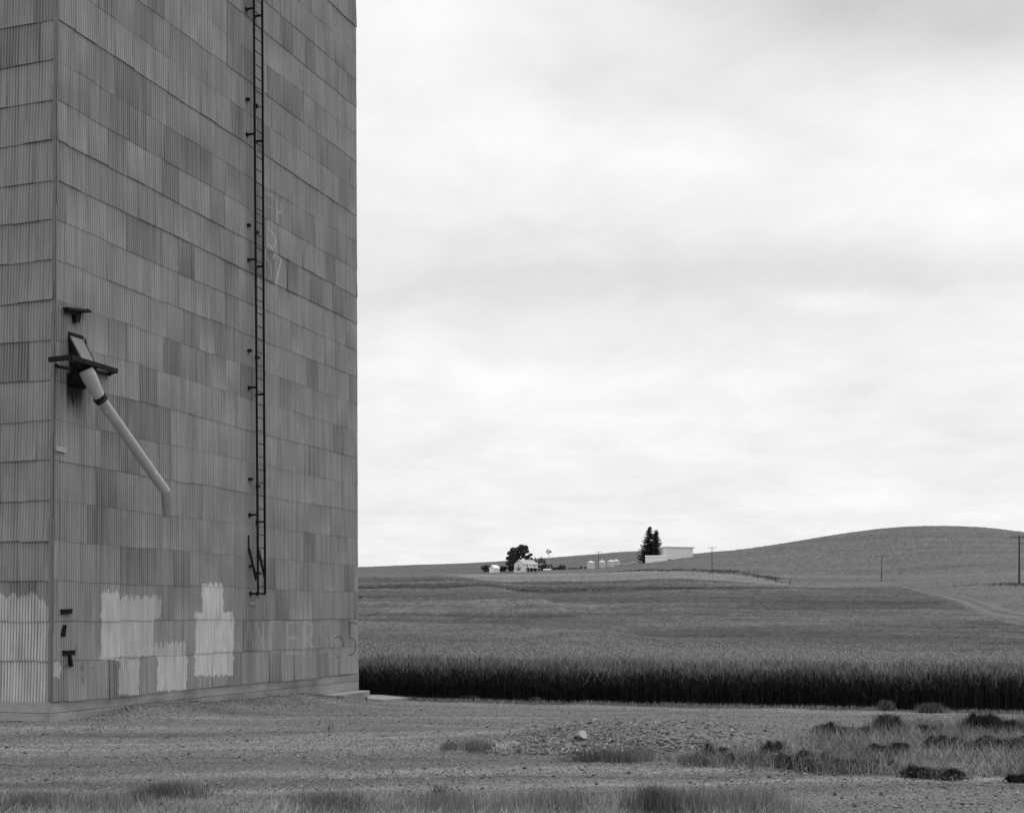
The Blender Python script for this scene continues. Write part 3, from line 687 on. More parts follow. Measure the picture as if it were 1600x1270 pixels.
h.beam(P(111, 558.5, N0)-SO, P(182, 580, N0)-SO, .07, .09); h.build('frame_bar', STEEL, sp)
h = MB(); h.beam(P(77, 562, .10)-SO, P(112, 558, N0)-SO, .06, .085); h.build('frame_bar', STEEL, sp)
h = MB(); h.beam(P(86, 569, .05)-SO, P(92, 574, .08)-SO, .04, .05); h.beam(P(92, 573, .08)-SO, P(112, 577, .4)-SO, .05, .06); h.build('frame_bar', STEEL, sp)
h = MB(); h.beam(P(140, 578, .05)-SO, P(172, 585, .1)-SO, .06, .07); h.beam(P(170, 584, .08)-SO, P(180, 580, N0)-SO, .05, .06); h.beam(P(146, 577, .08)-SO, P(152, 573, N0)-SO, .04, .05)
h.tube([P(165, 585, .1)-SO, P(166, 590, .1)-SO, P(168, 592, .12)-SO], .012, 6); h.build('frame_bar', STEEL, sp)
h = MB(); h.beam(P(112, 562, .45)-SO, P(130, 598, .3)-SO, .05, .1); h.beam(P(108, 598, .05)-SO, P(128, 598, .3)-SO, .04, .05); h.build('frame_bar', STEEL, sp)
a, b_, c_, d_, e_ = P(134, 578, .48), P(156, 622, .62), P(158.5, 626, .63), P(259.5, 769, 1.05), P(262.5, 807, 1.07)
h = MB(); h.tube([a-SO, a.lerp(b_, .25)-SO, b_-SO], [.145, .145, .102], 28); h.build('upper_pipe', PIPE, sp, smooth=False)
h = MB(); dd = (d_-b_).normalized(); h.tube([b_-SO-dd*.03, b_-SO+dd*.035], .125, 24); h.tube([b_-SO+dd*.05, b_-SO+dd*.075], .118, 24); h.build('collar', STEEL, sp)
h = MB(); h.tube([b_-SO, d_-SO], [.102, .10], 28); h.build('pipe', PIPE, sp)
el = (e_-d_).normalized(); mit = (dd+el).normalized()
# elbow: open end tube with mitred start
h = MB(); r = .09; n = 28; R1 = dd.cross(Vector((0, 0, 1))).normalized()
rings = []
rv = R1; wv_ = el.cross(rv).normalized(); rv = wv_.cross(el).normalized()
for c0, rad, off_ in ((d_, .1015, True), (d_+el*.03, .1015, True), (e_, .098, False), (e_, .09, False), (e_-el*.3, .09, False)):
    rg = []
    for k in range(n):
        q = c0 + (rv*math.cos(2*PI*k/n)+wv_*math.sin(2*PI*k/n))*rad
        if off_:
            t = -((q-c0).dot(mit))/el.dot(mit); q = q+el*t
        rg.append(q-SO)
    rings.append(rg)
vs = [v for rg in rings for v in rg]; fs = [(i*n+k, i*n+(k+1) % n, (i+1)*n+(k+1) % n, (i+1)*n+k) for i in range(4) for k in range(n)]
h.add(vs, fs); h.build('elbow', ELBOW, sp)
h = MB(); h.tube([d_-dd*.85-SO+Vector((.0, 0, .09)), d_-dd*.8-SO+Vector((.04, 0, .12)), d_-dd*.7-SO+Vector((.05, 0, .1)), d_-dd*.62-SO+Vector((.03, 0, .06)), d_-dd*.5-SO+Vector((.07, 0, .08)), d_-dd*.42-SO+Vector((.04, 0, .05))], .008, 6)
h.build('wire_hook', STEEL, sp)

# ------------------------------------------------------------------ slab by the footing
b = MB(); s1_ = ypt(568, 1087); 
def gp(u, v, dz=0.0): p = ypt(u, v); return Vector((p.x, p.y, p.z+dz))
b.poly([gp(573, 1087, .07), gp(574, 1095, .07), gp(598, 1097, .07), gp(644, 1092, .05), gp(638, 1089, .06), gp(604, 1088, .07)], (0, 0, -.2))
o = b.build('concrete_slab', SLAB); tag(o, 'pale broken concrete slab lying beside the elevator footing', 'concrete slab')

# ------------------------------------------------------------------ rocks
def rock_mesh(seed, sub=2):
    import bmesh
    bm = bmesh.new(); bmesh.ops.create_icosphere(bm, subdivisions=sub, radius=1.0); r = random.Random(seed)
    pl = [(Vector((r.gauss(0, 1), r.gauss(0, 1), r.gauss(0, 1))).normalized(), r.uniform(.45, .8)) for _ in range(9)]
    for v in bm.verts:
        for n_, d in pl:
            k = v.co.dot(n_)
            if k > d: v.co -= n_*(k-d)
        v.co.x *= 1.15; v.co.z *= .8
    me = bpy.data.meshes.new('rock'); bm.to_mesh(me); bm.free(); me.materials.append(ROCK); return me
RM = [rock_mesh(i) for i in range(6)]
bo = bpy.data.objects.new('boulder', rock_mesh(77, 3)); C.objects.link(bo); bo.data.materials.clear(); bo.data.materials.append(PALEROCK)
p = ypt(907, 1154); bo.location = (p.x, p.y, p.z+.05); bo.scale = (.12, .10, .105); bo.rotation_euler = (.2, .3, 2.2)
tag(bo, 'pale smooth boulder on top of the rubble heap, brightest stone of the yard', 'boulder')
r = random.Random(5)
spots = [(866, 1167, 11), (845, 1168, 6), (858, 1163, 7), (880, 1160, 7), (888, 1167, 8), (898, 1152, 7), (838, 1160, 6), (832, 1155, 5), (876, 1170, 7), (905, 1166, 7), (915, 1166, 7), (925, 1163, 6), (932, 1166, 7),
         (934, 1154, 5), (952, 1160, 5), (955, 1167, 7), (965, 1165, 5), (985, 1163, 6), (1004, 1158, 6), (1013, 1160, 6), (1042, 1158, 7), (1053, 1155, 6), (1080, 1150, 7), (1090, 1152, 7), (1097, 1153, 6), (1060, 1160, 4), (1030, 1150, 4),
         (872, 1150, 5), (882, 1149, 6), (943, 1156, 6), (1016, 1146, 4), (1066, 1145, 4), (822, 1161, 4), (1108, 1157, 5), (1125, 1160, 5), (1140, 1153, 5), (1160, 1150, 5), (893, 1156, 6), (921, 1157, 5), (975, 1150, 4)]
labels = {0: 'biggest dark rock, low on the front face of the rubble heap'}
for i, (u, v, w) in enumerate(spots):
    o = bpy.data.objects.new('rock', RM[i % 6]); C.objects.link(o); p = ypt(u, v); s = w/2/F*p.y*1.65
    o.location = (p.x, p.y, p.z+s*.35); o.scale = (s*r.uniform(.9, 1.3), s*r.uniform(.8, 1.1), s*r.uniform(.7, 1.0)); o.rotation_euler = (r.uniform(-.5, .5), r.uniform(-.5, .5), r.uniform(0, 6))
    tag(o, labels.get(i, 'grey broken rock lying on the rubble heap near the pale boulder'), 'rock', 'rocks on the rubble heap')
# gravel and rubble: tiny stones
def pebbles(x, y, s, tone, sink=.3):
    n = len(x); z = Yz(x, y)+s*sink
    d = np.array([[1, 0, 0], [0, 1, 0], [-1, 0, 0], [0, -1, 0], [0, 0, .75], [0, 0, -.6]], float)
    sc = rng.uniform(.6, 1.35, (n, 6, 1)); az = rng.uniform(0, 2*PI, n); ca, sa = np.cos(az), np.sin(az)
    q = d[None]*sc*s[:, None, None]; qx = q[..., 0]*ca[:, None]-q[..., 1]*sa[:, None]; qy = q[..., 0]*sa[:, None]+q[..., 1]*ca[:, None]
    V = np.stack([qx+x[:, None], qy+y[:, None], q[..., 2]+z[:, None]], -1).reshape(-1, 3); k = (np.arange(n)*6)[:, None]
    T_ = np.array([[0, 1, 4], [1, 2, 4], [2, 3, 4], [3, 0, 4], [1, 0, 5], [2, 1, 5], [3, 2, 5], [0, 3, 5]])
    return V, (k[:, None, :]+T_[None]).reshape(-1, 3), np.repeat(tone, 6)
n = 70000; yy = np.exp(rng.uniform(math.log(11), math.log(36), n)); xx = rng.uniform(-.44, .44, n)*yy; s = np.exp(rng.normal(math.log(.008), .5, n))
k = (yy < edge_y(xx)-.2); ss, nn = wall_sn(xx, yy); k &= ~((nn < .1) & (ss > -.1)); k &= (nn > .1) | (ss < -.1); k &= fbm(xx*.7, yy*.7, 71, 3) > rng.uniform(.2, .7, n)
PEB = blade_mat('gravel_stone', .15, .3)
V, Fa, Ta = pebbles(xx[k], yy[k], np.minimum(s[k], .035), rng.uniform(.35, 1.9, k.sum()))
o = mesh_np('gravel', V, [Fa], PEB, attrs={'tone': Ta}); tag(o, 'loose gravel stones scattered over the yard', 'gravel', kind='stuff')
n = 3600; xx = .1+np.abs(rng.normal(0, 2.2, n)); xx = np.where(rng.random(n) < .25, rng.normal(.9, .7, n), xx); yy = 17.7+np.abs(rng.normal(0, 1.0, n))*(1+.1*xx); s = np.exp(rng.normal(math.log(.014), .6, n))*(1+.5*(yy < 18.4)); k = (xx > -.5)&(xx < 7)
V, Fa, Ta = pebbles(xx[k], yy[k], np.minimum(s[k], .045), rng.uniform(.3, 1.3, k.sum())*np.where(rng.random(k.sum()) < .1, 2.0, 1), sink=.1)
o = mesh_np('rubble', V, [Fa], PEB, attrs={'tone': Ta}); tag(o, 'small broken stones making up the low rubble heap in the yard', 'rubble', kind='stuff')

# ------------------------------------------------------------------ grasses
def grass(x, y, h, w, lean, tone, az=None):
    return blades(np.stack([x, y, Yz(x, y)-.01], 1), h, w, lean, tone, az)
parts = []
n = 60000; yy = rng.uniform(10.2, 14.6, n); xx = rng.uniform(-.46, .50, n)*yy
d = fbm(xx*.9, yy*1.4, 91, 4); lim = 14.1-.9*(fbm(xx*.5, 0*xx, 92, 3)) - 1.6*sstep(1130, 1230, 800+F*xx/yy)
keep = (yy < lim-rng.exponential(.25, n)) & (d > rng.uniform(.1, .55, n)); xx, yy, d = xx[keep], yy[keep], d[keep]; n = len(xx)
hh = rng.uniform(.04, .13, n)*(.4+1.1*d); tn = rng.uniform(.55, 1.35, n)*(.45+1.1*fbm(xx*1.3, yy*2, 97, 3))
parts.append(grass(xx, yy, hh, rng.uniform(.003, .007, n), hh*rng.uniform(.4, 1.4, n), tn*1.1, az=rng.normal(.4, 1.2, n)))
# dark tufts
for (u, v, ru, h, cnt, tt) in [(225, 1246, 20, .13, 400, .5), (255, 1240, 25, .15, 500, .42), (300, 1243, 40, .12, 500, .5), (190, 1250, 50, .1, 400, .6), (1018, 1268, 14, .30, 420, .3), (1045, 1268, 14, .27, 320, .4), (1000, 1264, 30, .22, 350, .5), (1030, 1262, 70, .26, 420, .9), (1100, 1268, 90, .28, 1500, .8), (860, 1262, 60, .22, 900, .8), (40, 1262, 40, .2, 900, .6), (520, 1263, 50, .2, 900, .6), (150, 1262, 60, .2, 900, .9), (700, 1264, 60, .2, 900, .8), (1180, 1268, 50, .26, 700, 1.0)]:
    p = ypt(u, v); n = cnt; x = rng.normal(p.x, ru/F*p.y*.6, n); y = rng.normal(p.y, .22, n); hh = rng.uniform(.5, 1.1, n)*h
    parts.append(grass(x, y, hh, rng.uniform(.004, .007, n), hh*rng.uniform(.05, .45, n), rng.uniform(.5, 1.4, n)*tt))
n = 500; yy = rng.uniform(11, 13.6, n); xx = rng.uniform(-.42, .19, n)*yy; parts.append(grass(xx, yy, rng.uniform(.12, .34, n), np.full(n, .003), rng.uniform(.02, .26, n), rng.uniform(1, 1.9, n)))
V, Fs, Ta = join(parts); o = mesh_np('grass', V, Fs, GRASS, attrs={'tone': Ta}); tag(o, 'dry grass along the near edge of the gravel yard', 'grass', kind='stuff')
# grass of the right-hand verge, thin yard weeds, fringe at the wheat
parts = []
n = 70000; u = rng.uniform(1060, 1900, n); yy = rng.uniform(15.2, 30, n); xx = (u-800)/F*yy
vv = HV - F*Yz(xx, yy)/yy
lo = np.interp(u, [1060, 1100, 1240, 1400, 1500, 1700], [1192, 1196, 1206, 1212, 1216, 1222]); hi = np.interp(u, [1060, 1140, 1300, 1400, 1600, 1700], [1188, 1172, 1143, 1138, 1126, 1122])
d = fbm(xx*.7, yy*.7, 101, 4); keep = (vv < lo+4*d) & (vv > hi) & (d > rng.uniform(.15, .5, n)); xx, yy, d = xx[keep], yy[keep], d[keep]; n = len(xx)
hh = rng.uniform(.06, .22, n)*(.5+.9*d); parts.append(grass(xx, yy, hh, rng.uniform(.006, .011, n), hh*rng.uniform(.2, 1.1, n), rng.uniform(.4, 1.4, n)*(.35+1.2*fbm(xx*.9, yy*.9, 103, 3))))
for (u, v, ru, h, cnt, tt) in [(700, 1168, 12, .10, 300, .6), (745, 1170, 20, .13, 500, .6), (725, 1163, 30, .08, 300, .8), (920, 1190, 14, .14, 300, .35), (950, 1190, 14, .2, 300, .5), (975, 1190, 25, .16, 500, .55), (1000, 1188, 25, .18, 450, .7), (890, 1186, 25, .06, 200, .5),
                               (1090, 1192, 20, .16, 400, .5), (1070, 1193, 10, .1, 120, .6), (686, 1239, 12, .1, 90, .4), (590, 1165, 60, .05, 250, .8), (265, 1152, 8, .05, 60, .25), (145, 1138, 10, .04, 80, .3), (518, 1139, 3, .14, 12, .3), (300, 1096, 60, .08, 260, .7), (400, 1095, 60, .08, 260, .7), (20, 1122, 25, .09, 260, .35), (45, 1124, 20, .06, 160, .35), (104, 1117, 8, .05, 60, .35)]:
    p = ypt(u, v); n = cnt; x = rng.normal(p.x, ru/F*p.y*.6, n); y = rng.normal(p.y, .2, n); hh = rng.uniform(.4, 1.1, n)*h
    parts.append(grass(x, y, hh, rng.uniform(.006, .011, n), hh*rng.uniform(.05, .5, n), rng.uniform(.5, 1.3, n)*tt))
n = 9000; xx = rng.uniform(-4.5, 16, n); yy = edge_y(xx)-np.abs(rng.normal(0, .35, n)); d = fbm(xx*1.2, 0*xx, 111, 3); keep = d > rng.uniform(.2, .75, n); xx, yy = xx[keep], yy[keep]; n = len(xx)
hh = rng.uniform(.03, .13, n); parts.append(grass(xx, yy, hh, rng.uniform(.01, .018, n), hh*rng.uniform(.2, .8, n), rng.uniform(.5, 1.5, n)))
n = 5000; ss = rng.uniform(.2, 11, n); nn = .08+np.abs(rng.normal(0, .45, n)); xx = CO[0]+WD[0]*ss+WN[0]*nn; yy = CO[1]+WD[1]*ss+WN[1]*nn; d = fbm(ss*1.5, nn*2, 113, 3); keep = d > rng.uniform(.35, .7, n); xx, yy = xx[keep], yy[keep]; n = len(xx)
hh = rng.uniform(.02, .07, n); parts.append(grass(xx, yy, hh, rng.uniform(.01, .02, n), hh*rng.uniform(.5, 1.5, n), rng.uniform(.3, 1.2, n)))
n = 9000; yy = rng.uniform(15, 33, n); xx = rng.uniform(-.2, .42, n)*yy; d = fbm(xx*.8, yy*.8, 117, 3); keep = (d > rng.uniform(.5, .75, n)) & (yy < edge_y(xx)); ss, nn = wall_sn(xx, yy); keep &= nn > .3; xx, yy = xx[keep], yy[keep]; n = len(xx)
hh = rng.uniform(.02, .08, n); parts.append(grass(xx, yy, hh, rng.uniform(.006, .012, n), hh*rng.uniform(.5, 1.5, n), rng.uniform(.4, 1.3, n)))
V, Fs, Ta = join(parts); o = mesh_np('verge_grass', V, Fs, GRASS, attrs={'tone': Ta}); tag(o, 'rough weeds and grass growing over the gravel verge and wheat edge', 'grass', kind='stuff')

# leafy weed bushes
def bush(name, u, v, wpx, hpx, label, tt=.5, group='weed bushes in the yard', dens=1.0, leaf=.03):
    leaf *= .6
    p = ypt(u, v); e = empty(name, p, 0, label, 'weed', group); ax = wpx/2/F*p.y; hh = hpx/F*p.y; n = int(dens*3600*ax*max(hh, .15)*12/ (leaf/.03)); n = max(400, min(n, 14000))
    kc = 3+int(wpx/14); rb = np.random.default_rng(int(u*13+v)); cx = rb.uniform(-.8, .8, kc)*ax; cy = rb.uniform(-.5, .5, kc)*ax*.7; ch = rb.uniform(.35, 1.1, kc)*hh; cr = rb.uniform(.25, .5, kc)*min(ax, hh*2.2)
    ch[0] = hh; k = rng.integers(0, kc, n); t = rng.uniform(0, 2*PI, n); rr_ = np.abs(rng.normal(0, .6, n)); x = cx[k]+rr_*np.cos(t)*cr[k]; y = cy[k]+rr_*np.sin(t)*cr[k]
    f = rng.uniform(0, 1, n)**.9; z = f*ch[k]*np.exp(-rr_**2*.9)*.85; sh_ = rb.uniform(.6, 1.5, kc)[k]
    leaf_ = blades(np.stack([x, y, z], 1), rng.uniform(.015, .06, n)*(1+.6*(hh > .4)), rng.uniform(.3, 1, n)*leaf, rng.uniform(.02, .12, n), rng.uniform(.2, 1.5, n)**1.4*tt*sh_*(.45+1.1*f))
    m_ = max(60, n//4); k = rng.integers(0, kc, m_); t = rng.uniform(0, 2*PI, m_); rr_ = np.abs(rng.normal(0, .8, m_)); x = cx[k]+rr_*np.cos(t)*cr[k]; y = cy[k]+rr_*np.sin(t)*cr[k]
    br_ = rng.random(m_) < .35; x = np.where(br_, rng.normal(cx.mean(), ax*.42, m_), x); y = np.where(br_, rng.normal(cy.mean(), ax*.2, m_), y)
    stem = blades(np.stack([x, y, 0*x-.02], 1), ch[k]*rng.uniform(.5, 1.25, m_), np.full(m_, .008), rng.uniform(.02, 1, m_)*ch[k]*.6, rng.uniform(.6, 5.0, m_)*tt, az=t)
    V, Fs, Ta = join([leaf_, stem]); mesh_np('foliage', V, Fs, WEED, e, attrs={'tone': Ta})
    return e
bush('weed_bush', 1205, 1183, 40, 28, 'dark round weed bush standing alone beside the pale bare soil', .7)
bush('weed_bush', 1122, 1188, 54, 32, 'tall straggly weed clump at the left end of the verge', 1.5)
bush('weed_bush', 1152, 1191, 44, 16, 'low grey weed clump between the straggly clump and the round bush', 1.5)
bush('weed_bush', 1262, 1198, 120, 26, 'long low dark weed bank along the track edge below the round bush', 1.55)
bush('weed_bush', 1365, 1205, 130, 20, 'low weed bank in the middle of the verge edge by the track', 1.1)
bush('weed_bush', 1462, 1214, 90, 18, 'rightmost weed bank on the verge edge along the track', 1.1)
bush('weed_bush', 1297, 1147, 58, 22, 'flat dark weed bush in the back row, leftmost of that row', .8)
bush('weed_bush', 1340, 1146, 50, 10, 'small low weed in the back row between two dark bushes', .7)
bush('weed_bush', 1390, 1145, 44, 30, 'domed dark weed bush in the middle of the back row', .75)
bush('weed_bush', 1446, 1146, 34, 14, 'small dark weed right of the domed bush', .45)
bush('weed_bush', 1530, 1142, 66, 30, 'big black weed bush at the right, close to the wheat', .35)
bush('weed_bush', 1592, 1146, 80, 22, 'wide black weed bush cut by the right edge of the view', .35)
bush('weed_bush', 1392, 1180, 76, 20, 'black weed clump in the middle of the verge', .65)
bush('weed_bush', 1478, 1168, 70, 20, 'dark weed mound below the big black bush', .9)
bush('weed_bush', 1560, 1170, 130, 22, 'broad leafy weed mound at the right side of the verge', 1.1)
bush('weed_bush', 1594, 1222, 44, 14, 'small dark weed at the track in the lower right corner', .7)
bush('weed_bush', 680, 1092, 17, 15, 'pale round weed at the foot of the wheat nearest the elevator', 1.9)
bush('weed_bush', 726, 1094, 12, 8, 'little pale weed just right of the round one at the wheat foot', 1.9)
bush('weed_bush', 741, 1095, 12, 8, 'second little pale weed right of the round one at the wheat foot', 1.9)
bush('weed_bush', 640, 1089, 16, 7, 'flat pale weed at the end of the concrete slab', 1.8)
bush('weed_bush', 592, 1085, 26, 6, 'low tangled weed behind the concrete slab by the wheat', 2.2)
bush('weed_bush', 838, 1098, 18, 9, 'pale weed at the wheat foot behind the rubble heap', 1.7)
bush('weed_bush', 1390, 1110, 26, 16, 'pale leafy weed against the dark wheat behind the domed bush', 1.0)
bush('weed_bush', 1450, 1113, 40, 16, 'broad pale weed against the dark wheat left of the big black bush', 1.0)

# ------------------------------------------------------------------ the farm on the far slope
def rot2(o, a): return
def on_ground(u, y, dz=0): return at(u, y, dz)
def foliage(name, par, blobs, n, size, tone=1.0, mat=LEAF, local=True):
    V = []; Q = []; A = []; tot = sum(b[3]*b[4]*b[5] for b in blobs)
    vs = []; ts = []
    for (cx, cy, cz, rx, ry, rz) in blobs:
        k = max(20, int(n*rx*ry*rz/tot)); d = rng.normal(0, 1, (k, 3)); d /= np.linalg.norm(d, axis=1)[:, None]
        rad = rng.uniform(.45, 1.0, k)**.6; lump = .75+.5*rng.random(k)*1.0
        c = np.stack([cx+d[:, 0]*rx*rad, cy+d[:, 1]*ry*rad, cz+d[:, 2]*rz*rad*1.0], 1)
        sz = size*rng.uniform(.5, 1.2, k); a = rng.normal(0, 1, (k, 3)); a /= np.linalg.norm(a, axis=1)[:, None]; b = np.cross(a, rng.normal(0, 1, (k, 3))); b /= np.linalg.norm(b, axis=1)[:, None]
        q = np.stack([c-a*sz[:, None], c-b*sz[:, None]*.6, c+a*sz[:, None], c+b*sz[:, None]*.6], 1); vs.append(q.reshape(-1, 3)); ts.append(np.repeat(rng.uniform(.4, 1.5, k)*tone, 4))
    V = np.concatenate(vs); k = np.arange(len(V)//4)*4; return mesh_np(name, V, [np.stack([k, k+1, k+2, k+3], 1)], mat, par, attrs={'tone': np.concatenate(ts)})
FY = 700.0; MPP = FY/F       # metres per photo pixel at the farm
def tree_deciduous(u, y, H, Wd, label, seed, tone=1.0, grp=None):
    r = random.Random(seed); p = on_ground(u, y, -.2); e = empty('broadleaf_tree', p, 0, label, 'tree', grp)
    t = MB(); t.tube([(0, 0, 0), (.1, 0, H*.2), (0, .1, H*.4)], [H*.035, H*.028, H*.02], 8)
    bl = []
    for i in range(13):
        a = r.uniform(0, 2*PI); rd = r.uniform(.1, .36)*Wd; z = H*r.uniform(.32, .86); k = 1-abs(z/H-.5)*.7
        c = Vector((math.cos(a)*rd*k, math.sin(a)*rd*k, z)); s = r.uniform(.13, .2)*Wd; bl.append((c.x, c.y, c.z, s, s, s*.75))
        t.tube([(0, 0, H*.25), c*.6+Vector((0, 0, H*.1)), c], [H*.015, H*.01, H*.004], 5)
    t.build('trunk', BARK, e); foliage('crown', e, bl, 2600, .42, tone); return e, bl
# big tree, shaped as seen: high right of centre, reaching the ground on the left
p = on_ground(808, 712, -.3); e = empty('broadleaf_tree', p, 0, 'big spreading leafy tree behind the white farmhouse', 'tree')
t = MB(); t.tube([(0, 0, 0), (.2, 0, 3), (0, 0, 6)], [.5, .42, .3], 8)
def pxl(u, v): return ((u-808)*.356, 892-v)
bl = []
for (u, v, ru) in [(797, 864, 4.5), (802, 859, 5), (809, 858, 5), (815, 855, 5.5), (821, 855, 4.5), (795, 872, 4.5), (801, 868, 5.5), (809, 866, 5), (817, 863, 5), (823, 861, 4), (795, 880, 4.5), (802, 876, 5.5), (810, 873, 5), (798, 887, 5), (804, 884, 5), (818, 869, 4), (829, 866, 3.2), (825, 869, 3.5), (830, 872, 2.5), (823, 873, 3.5)]:
    x = (u-808)*.356; z = (893-v)*.356; s = ru*.356*1.05; yo = random.uniform(-2.5, 2.5); bl.append((x, yo, z, s, s*1.2, s*.8)); t.tube([(0, 0, 2.5), (x*.6, yo*.6, z*.7), (x, yo, z)], [.22, .12, .05], 5)
t.build('trunk', BARK, e); foliage('crown', e, bl, 9000, .42, 1.25)
def shrub(u, y, Wm, Hm, label, tone=.7, n=700, grp='shrubs round the farmyard'):
    e = empty('shrub', on_ground(u, y, -.1), 0, label, 'shrub', grp); r = random.Random(int(u*7)); bl = []
    for i in range(7): bl.append((r.uniform(-.38, .38)*Wm, r.uniform(-.3, .3)*Wm, Hm*r.uniform(.25, .7), Wm*.2, Wm*.2, Hm*.3))
    t = MB()
    for q in bl: t.tube([(0, 0, 0), (q[0], q[1], q[2])], [.08, .03], 5)
    t.build('stem', BARK, e); foliage('foliage', e, bl, n, .3, tone)
shrub(756, 715, 5.2, 4.6, 'dark round shrub left of the little white garage'); shrub(763, 722, 4, 4.2, 'shrub just behind the little white garage')
shrub(781, 718, 3.6, 3.6, 'shrub right of the little white garage'); shrub(788, 716, 3.4, 3.8, 'shrub between garage and big tree', .8)
shrub(843, 705, 4.5, 4.4, 'shrub against the right end of the farmhouse', .6); shrub(850, 706, 5, 4.6, 'middle shrub right of the farmhouse', .6); shrub(857, 708, 4.5, 4.6, 'shrub below the windmill', .6)
shrub(868, 705, 3.4, 1.6, 'low shrub left of the dark shed', .8, 300); shrub(872, 706, 3, 1.8, 'low shrub against the dark shed', .8, 300)
# far tree tops behind the ridge
for i, (u, h) in enumerate([(836, 8), (842, 7.5), (846, 8.5), (850, 7)]):
    e = empty('broadleaf_tree', on_ground(u, 860, -1), 0, ['leftmost of the small trees beyond the farmhouse roof', 'second small tree beyond the farmhouse roof', 'tallest small tree beyond the farmhouse roof', 'rightmost small tree beyond the farmhouse roof'][i], 'tree', 'small trees beyond the farmhouse')
    t = MB(); t.tube([(0, 0, 0), (0, 0, h*.7)], [.2, .08], 6); t.build('trunk', BARK, e); foliage('crown', e, [(0, 0, h*.72, .9, .9, h*.22), (.3, 0, h*.55, 1.1, 1.1, h*.15)], 220, .3, .8)
# conifers
def conifer(u, y, H, R, label, seed, lean=0):
    r = random.Random(seed); e = empty('conifer_tree', on_ground(u, y, -.3), 0, label, 'tree', 'conifers by the machine shed'); t = MB(); t.tube([(0, 0, 0), (lean*.5, 0, H*.5), (lean, 0, H)], [.45, .28, .04], 8); t.build('trunk', BARK, e)
    V = []; A = []
    z = .6
    while z < H-.3:
        f = z/H; rad = R*(1-f)**.75*(.85 if f > .12 else .7); nb = 10 if f < .8 else 8
        for k in range(nb):
            a = r.uniform(0, 2*PI); ln = rad*r.uniform(.55, 1.18)+.25; d = Vector((math.cos(a), math.sin(a), 0)); st_ = Vector((lean*f, 0, z)); m_ = max(5, int(ln*8))
            for j in range(m_):
                q = j/m_; c = st_ + d*ln*q + Vector((0, 0, -.30*ln*q + .42*ln*q*q*q + r.uniform(-.12, .12))); sd_ = d.cross(Vector((0, 0, 1)))*r.choice((-1, 1))
                w = .75*(1-q*.45); dirn = (d*.8+sd_*r.uniform(.1, 1)+Vector((0, 0, r.uniform(-.5, .35)))).normalized()
                pr = dirn.cross(Vector((r.uniform(-1, 1), r.uniform(-1, 1), r.uniform(-1, 1)))).normalized()
                V += [c-pr*w*.32, c+dirn*w*1.3-pr*w*.1, c+dirn*w*1.5, c+pr*w*.32]; tt = r.uniform(.3, 1.3); A += [tt]*4
        z += .42+.25*r.random()
    V = np.array([tuple(v) for v in V]); k = np.arange(len(V)//4)*4; mesh_np('crown', V, [np.stack([k, k+1, k+2, k+3], 1)], LEAF, e, attrs={'tone': np.array(A)*1.0})
conifer(1012, 706, 20.2, 8.0, 'tall pointed conifer left of the white machine shed', 4, 1.2); conifer(1021, 709, 18.3, 6.8, 'second pointed conifer, leaning right, nearest the machine shed', 9, 1.6)

def gable(e, Lx, Wy, eave, ridge, wall, roof, ov=.35, base=-2.0):
    """house body: long axis local x from 0..Lx, width centred on y"""
    b = MB(); w = Wy/2
    prof = [(-w, base), (w, base), (w, eave), (0, ridge), (-w, eave)]
    vs = [(0, y, z) for y, z in prof]+[(Lx, y, z) for y, z in prof]
    b.add(vs, [(4, 3, 2, 1, 0), (5, 6, 7, 8, 9), (0, 1, 6, 5), (1, 2, 7, 6), (2, 3, 8, 7), (3, 4, 9, 8), (4, 0, 5, 9)]); b.build('wall', wall, e)
    b = MB(); sl = (ridge-eave)/w; t = .14
    for s in (-1, 1):
        y1 = s*(w+ov); z1 = eave-sl*ov; b.poly([(-ov, 0, ridge+.03), (Lx+ov, 0, ridge+.03), (Lx+ov, y1, z1+.03), (-ov, y1, z1+.03)], (0, 0, t))
    return b.build('roof', roof, e)
def window(e, c, w, h, nrm='y', frame=WHITE, pane=GLASS):
    b = MB(); c = Vector(c); t = .12
    def bx(cx, cz, sx, sz, th, dp):
        if nrm == 'y': b.box(c+Vector((cx, dp, cz)), (sx, th, sz))
        else: b.box(c+Vector((dp, cx, cz)), (th, sx, sz))
    sg = -1
    bx(-w/2, 0, t, h+t, .1, sg*.05); bx(w/2, 0, t, h+t, .1, sg*.05); bx(0, h/2, w, t, .1, sg*.05); bx(0, -h/2, w, t, .1, sg*.05); bx(0, 0, w, .08, .08, sg*.05)
    o = b.build('window', frame, e); b = MB(); bx(0, 0, w-.05, h-.05, .03, sg*.025); b.build('pane', pane, o)
# farmhouse
p = on_ground(803.5, 693, 0); house = empty('farmhouse', (p.x, p.y, p.z), 0, 'white two-storey farmhouse with long pale roof in front of the big tree', 'house')
ang = math.radians(50); house.rotation_euler = (0, 0, ang)
wd_ = 6.4; house.location = Vector((p.x, p.y, p.z+.15)) + Vector((math.sin(ang), -math.cos(ang), 0))*(wd_/2)
gable(house, 12.4, wd_, 4.3, 6.6, WHITE, ROOFM)
window(house, (0, .2, 3.6), .9, 1.3, 'x'); b = MB(); b.box((-.12, .1, 1.3), (.12, 2.6, 1.5)); o = b.build('bay_window', GREYW, house); b = MB()
for k in (-.8, 0, .8): b.box((-.19, .1+k, 1.35), (.03, .65, 1.1))
b.build('pane', GLASS, o); b = MB(); b.poly([(-.9, -1.7, 2.3), (-.9, 1.9, 2.3), (0, 1.9, 2.7), (0, -1.7, 2.7)], (0, 0, .1)); b.build('awning', ROOFM, house)
for x in (3.4, 9.4): window(house, (x, -wd_/2, 3.3), .9, 1.4, 'y')
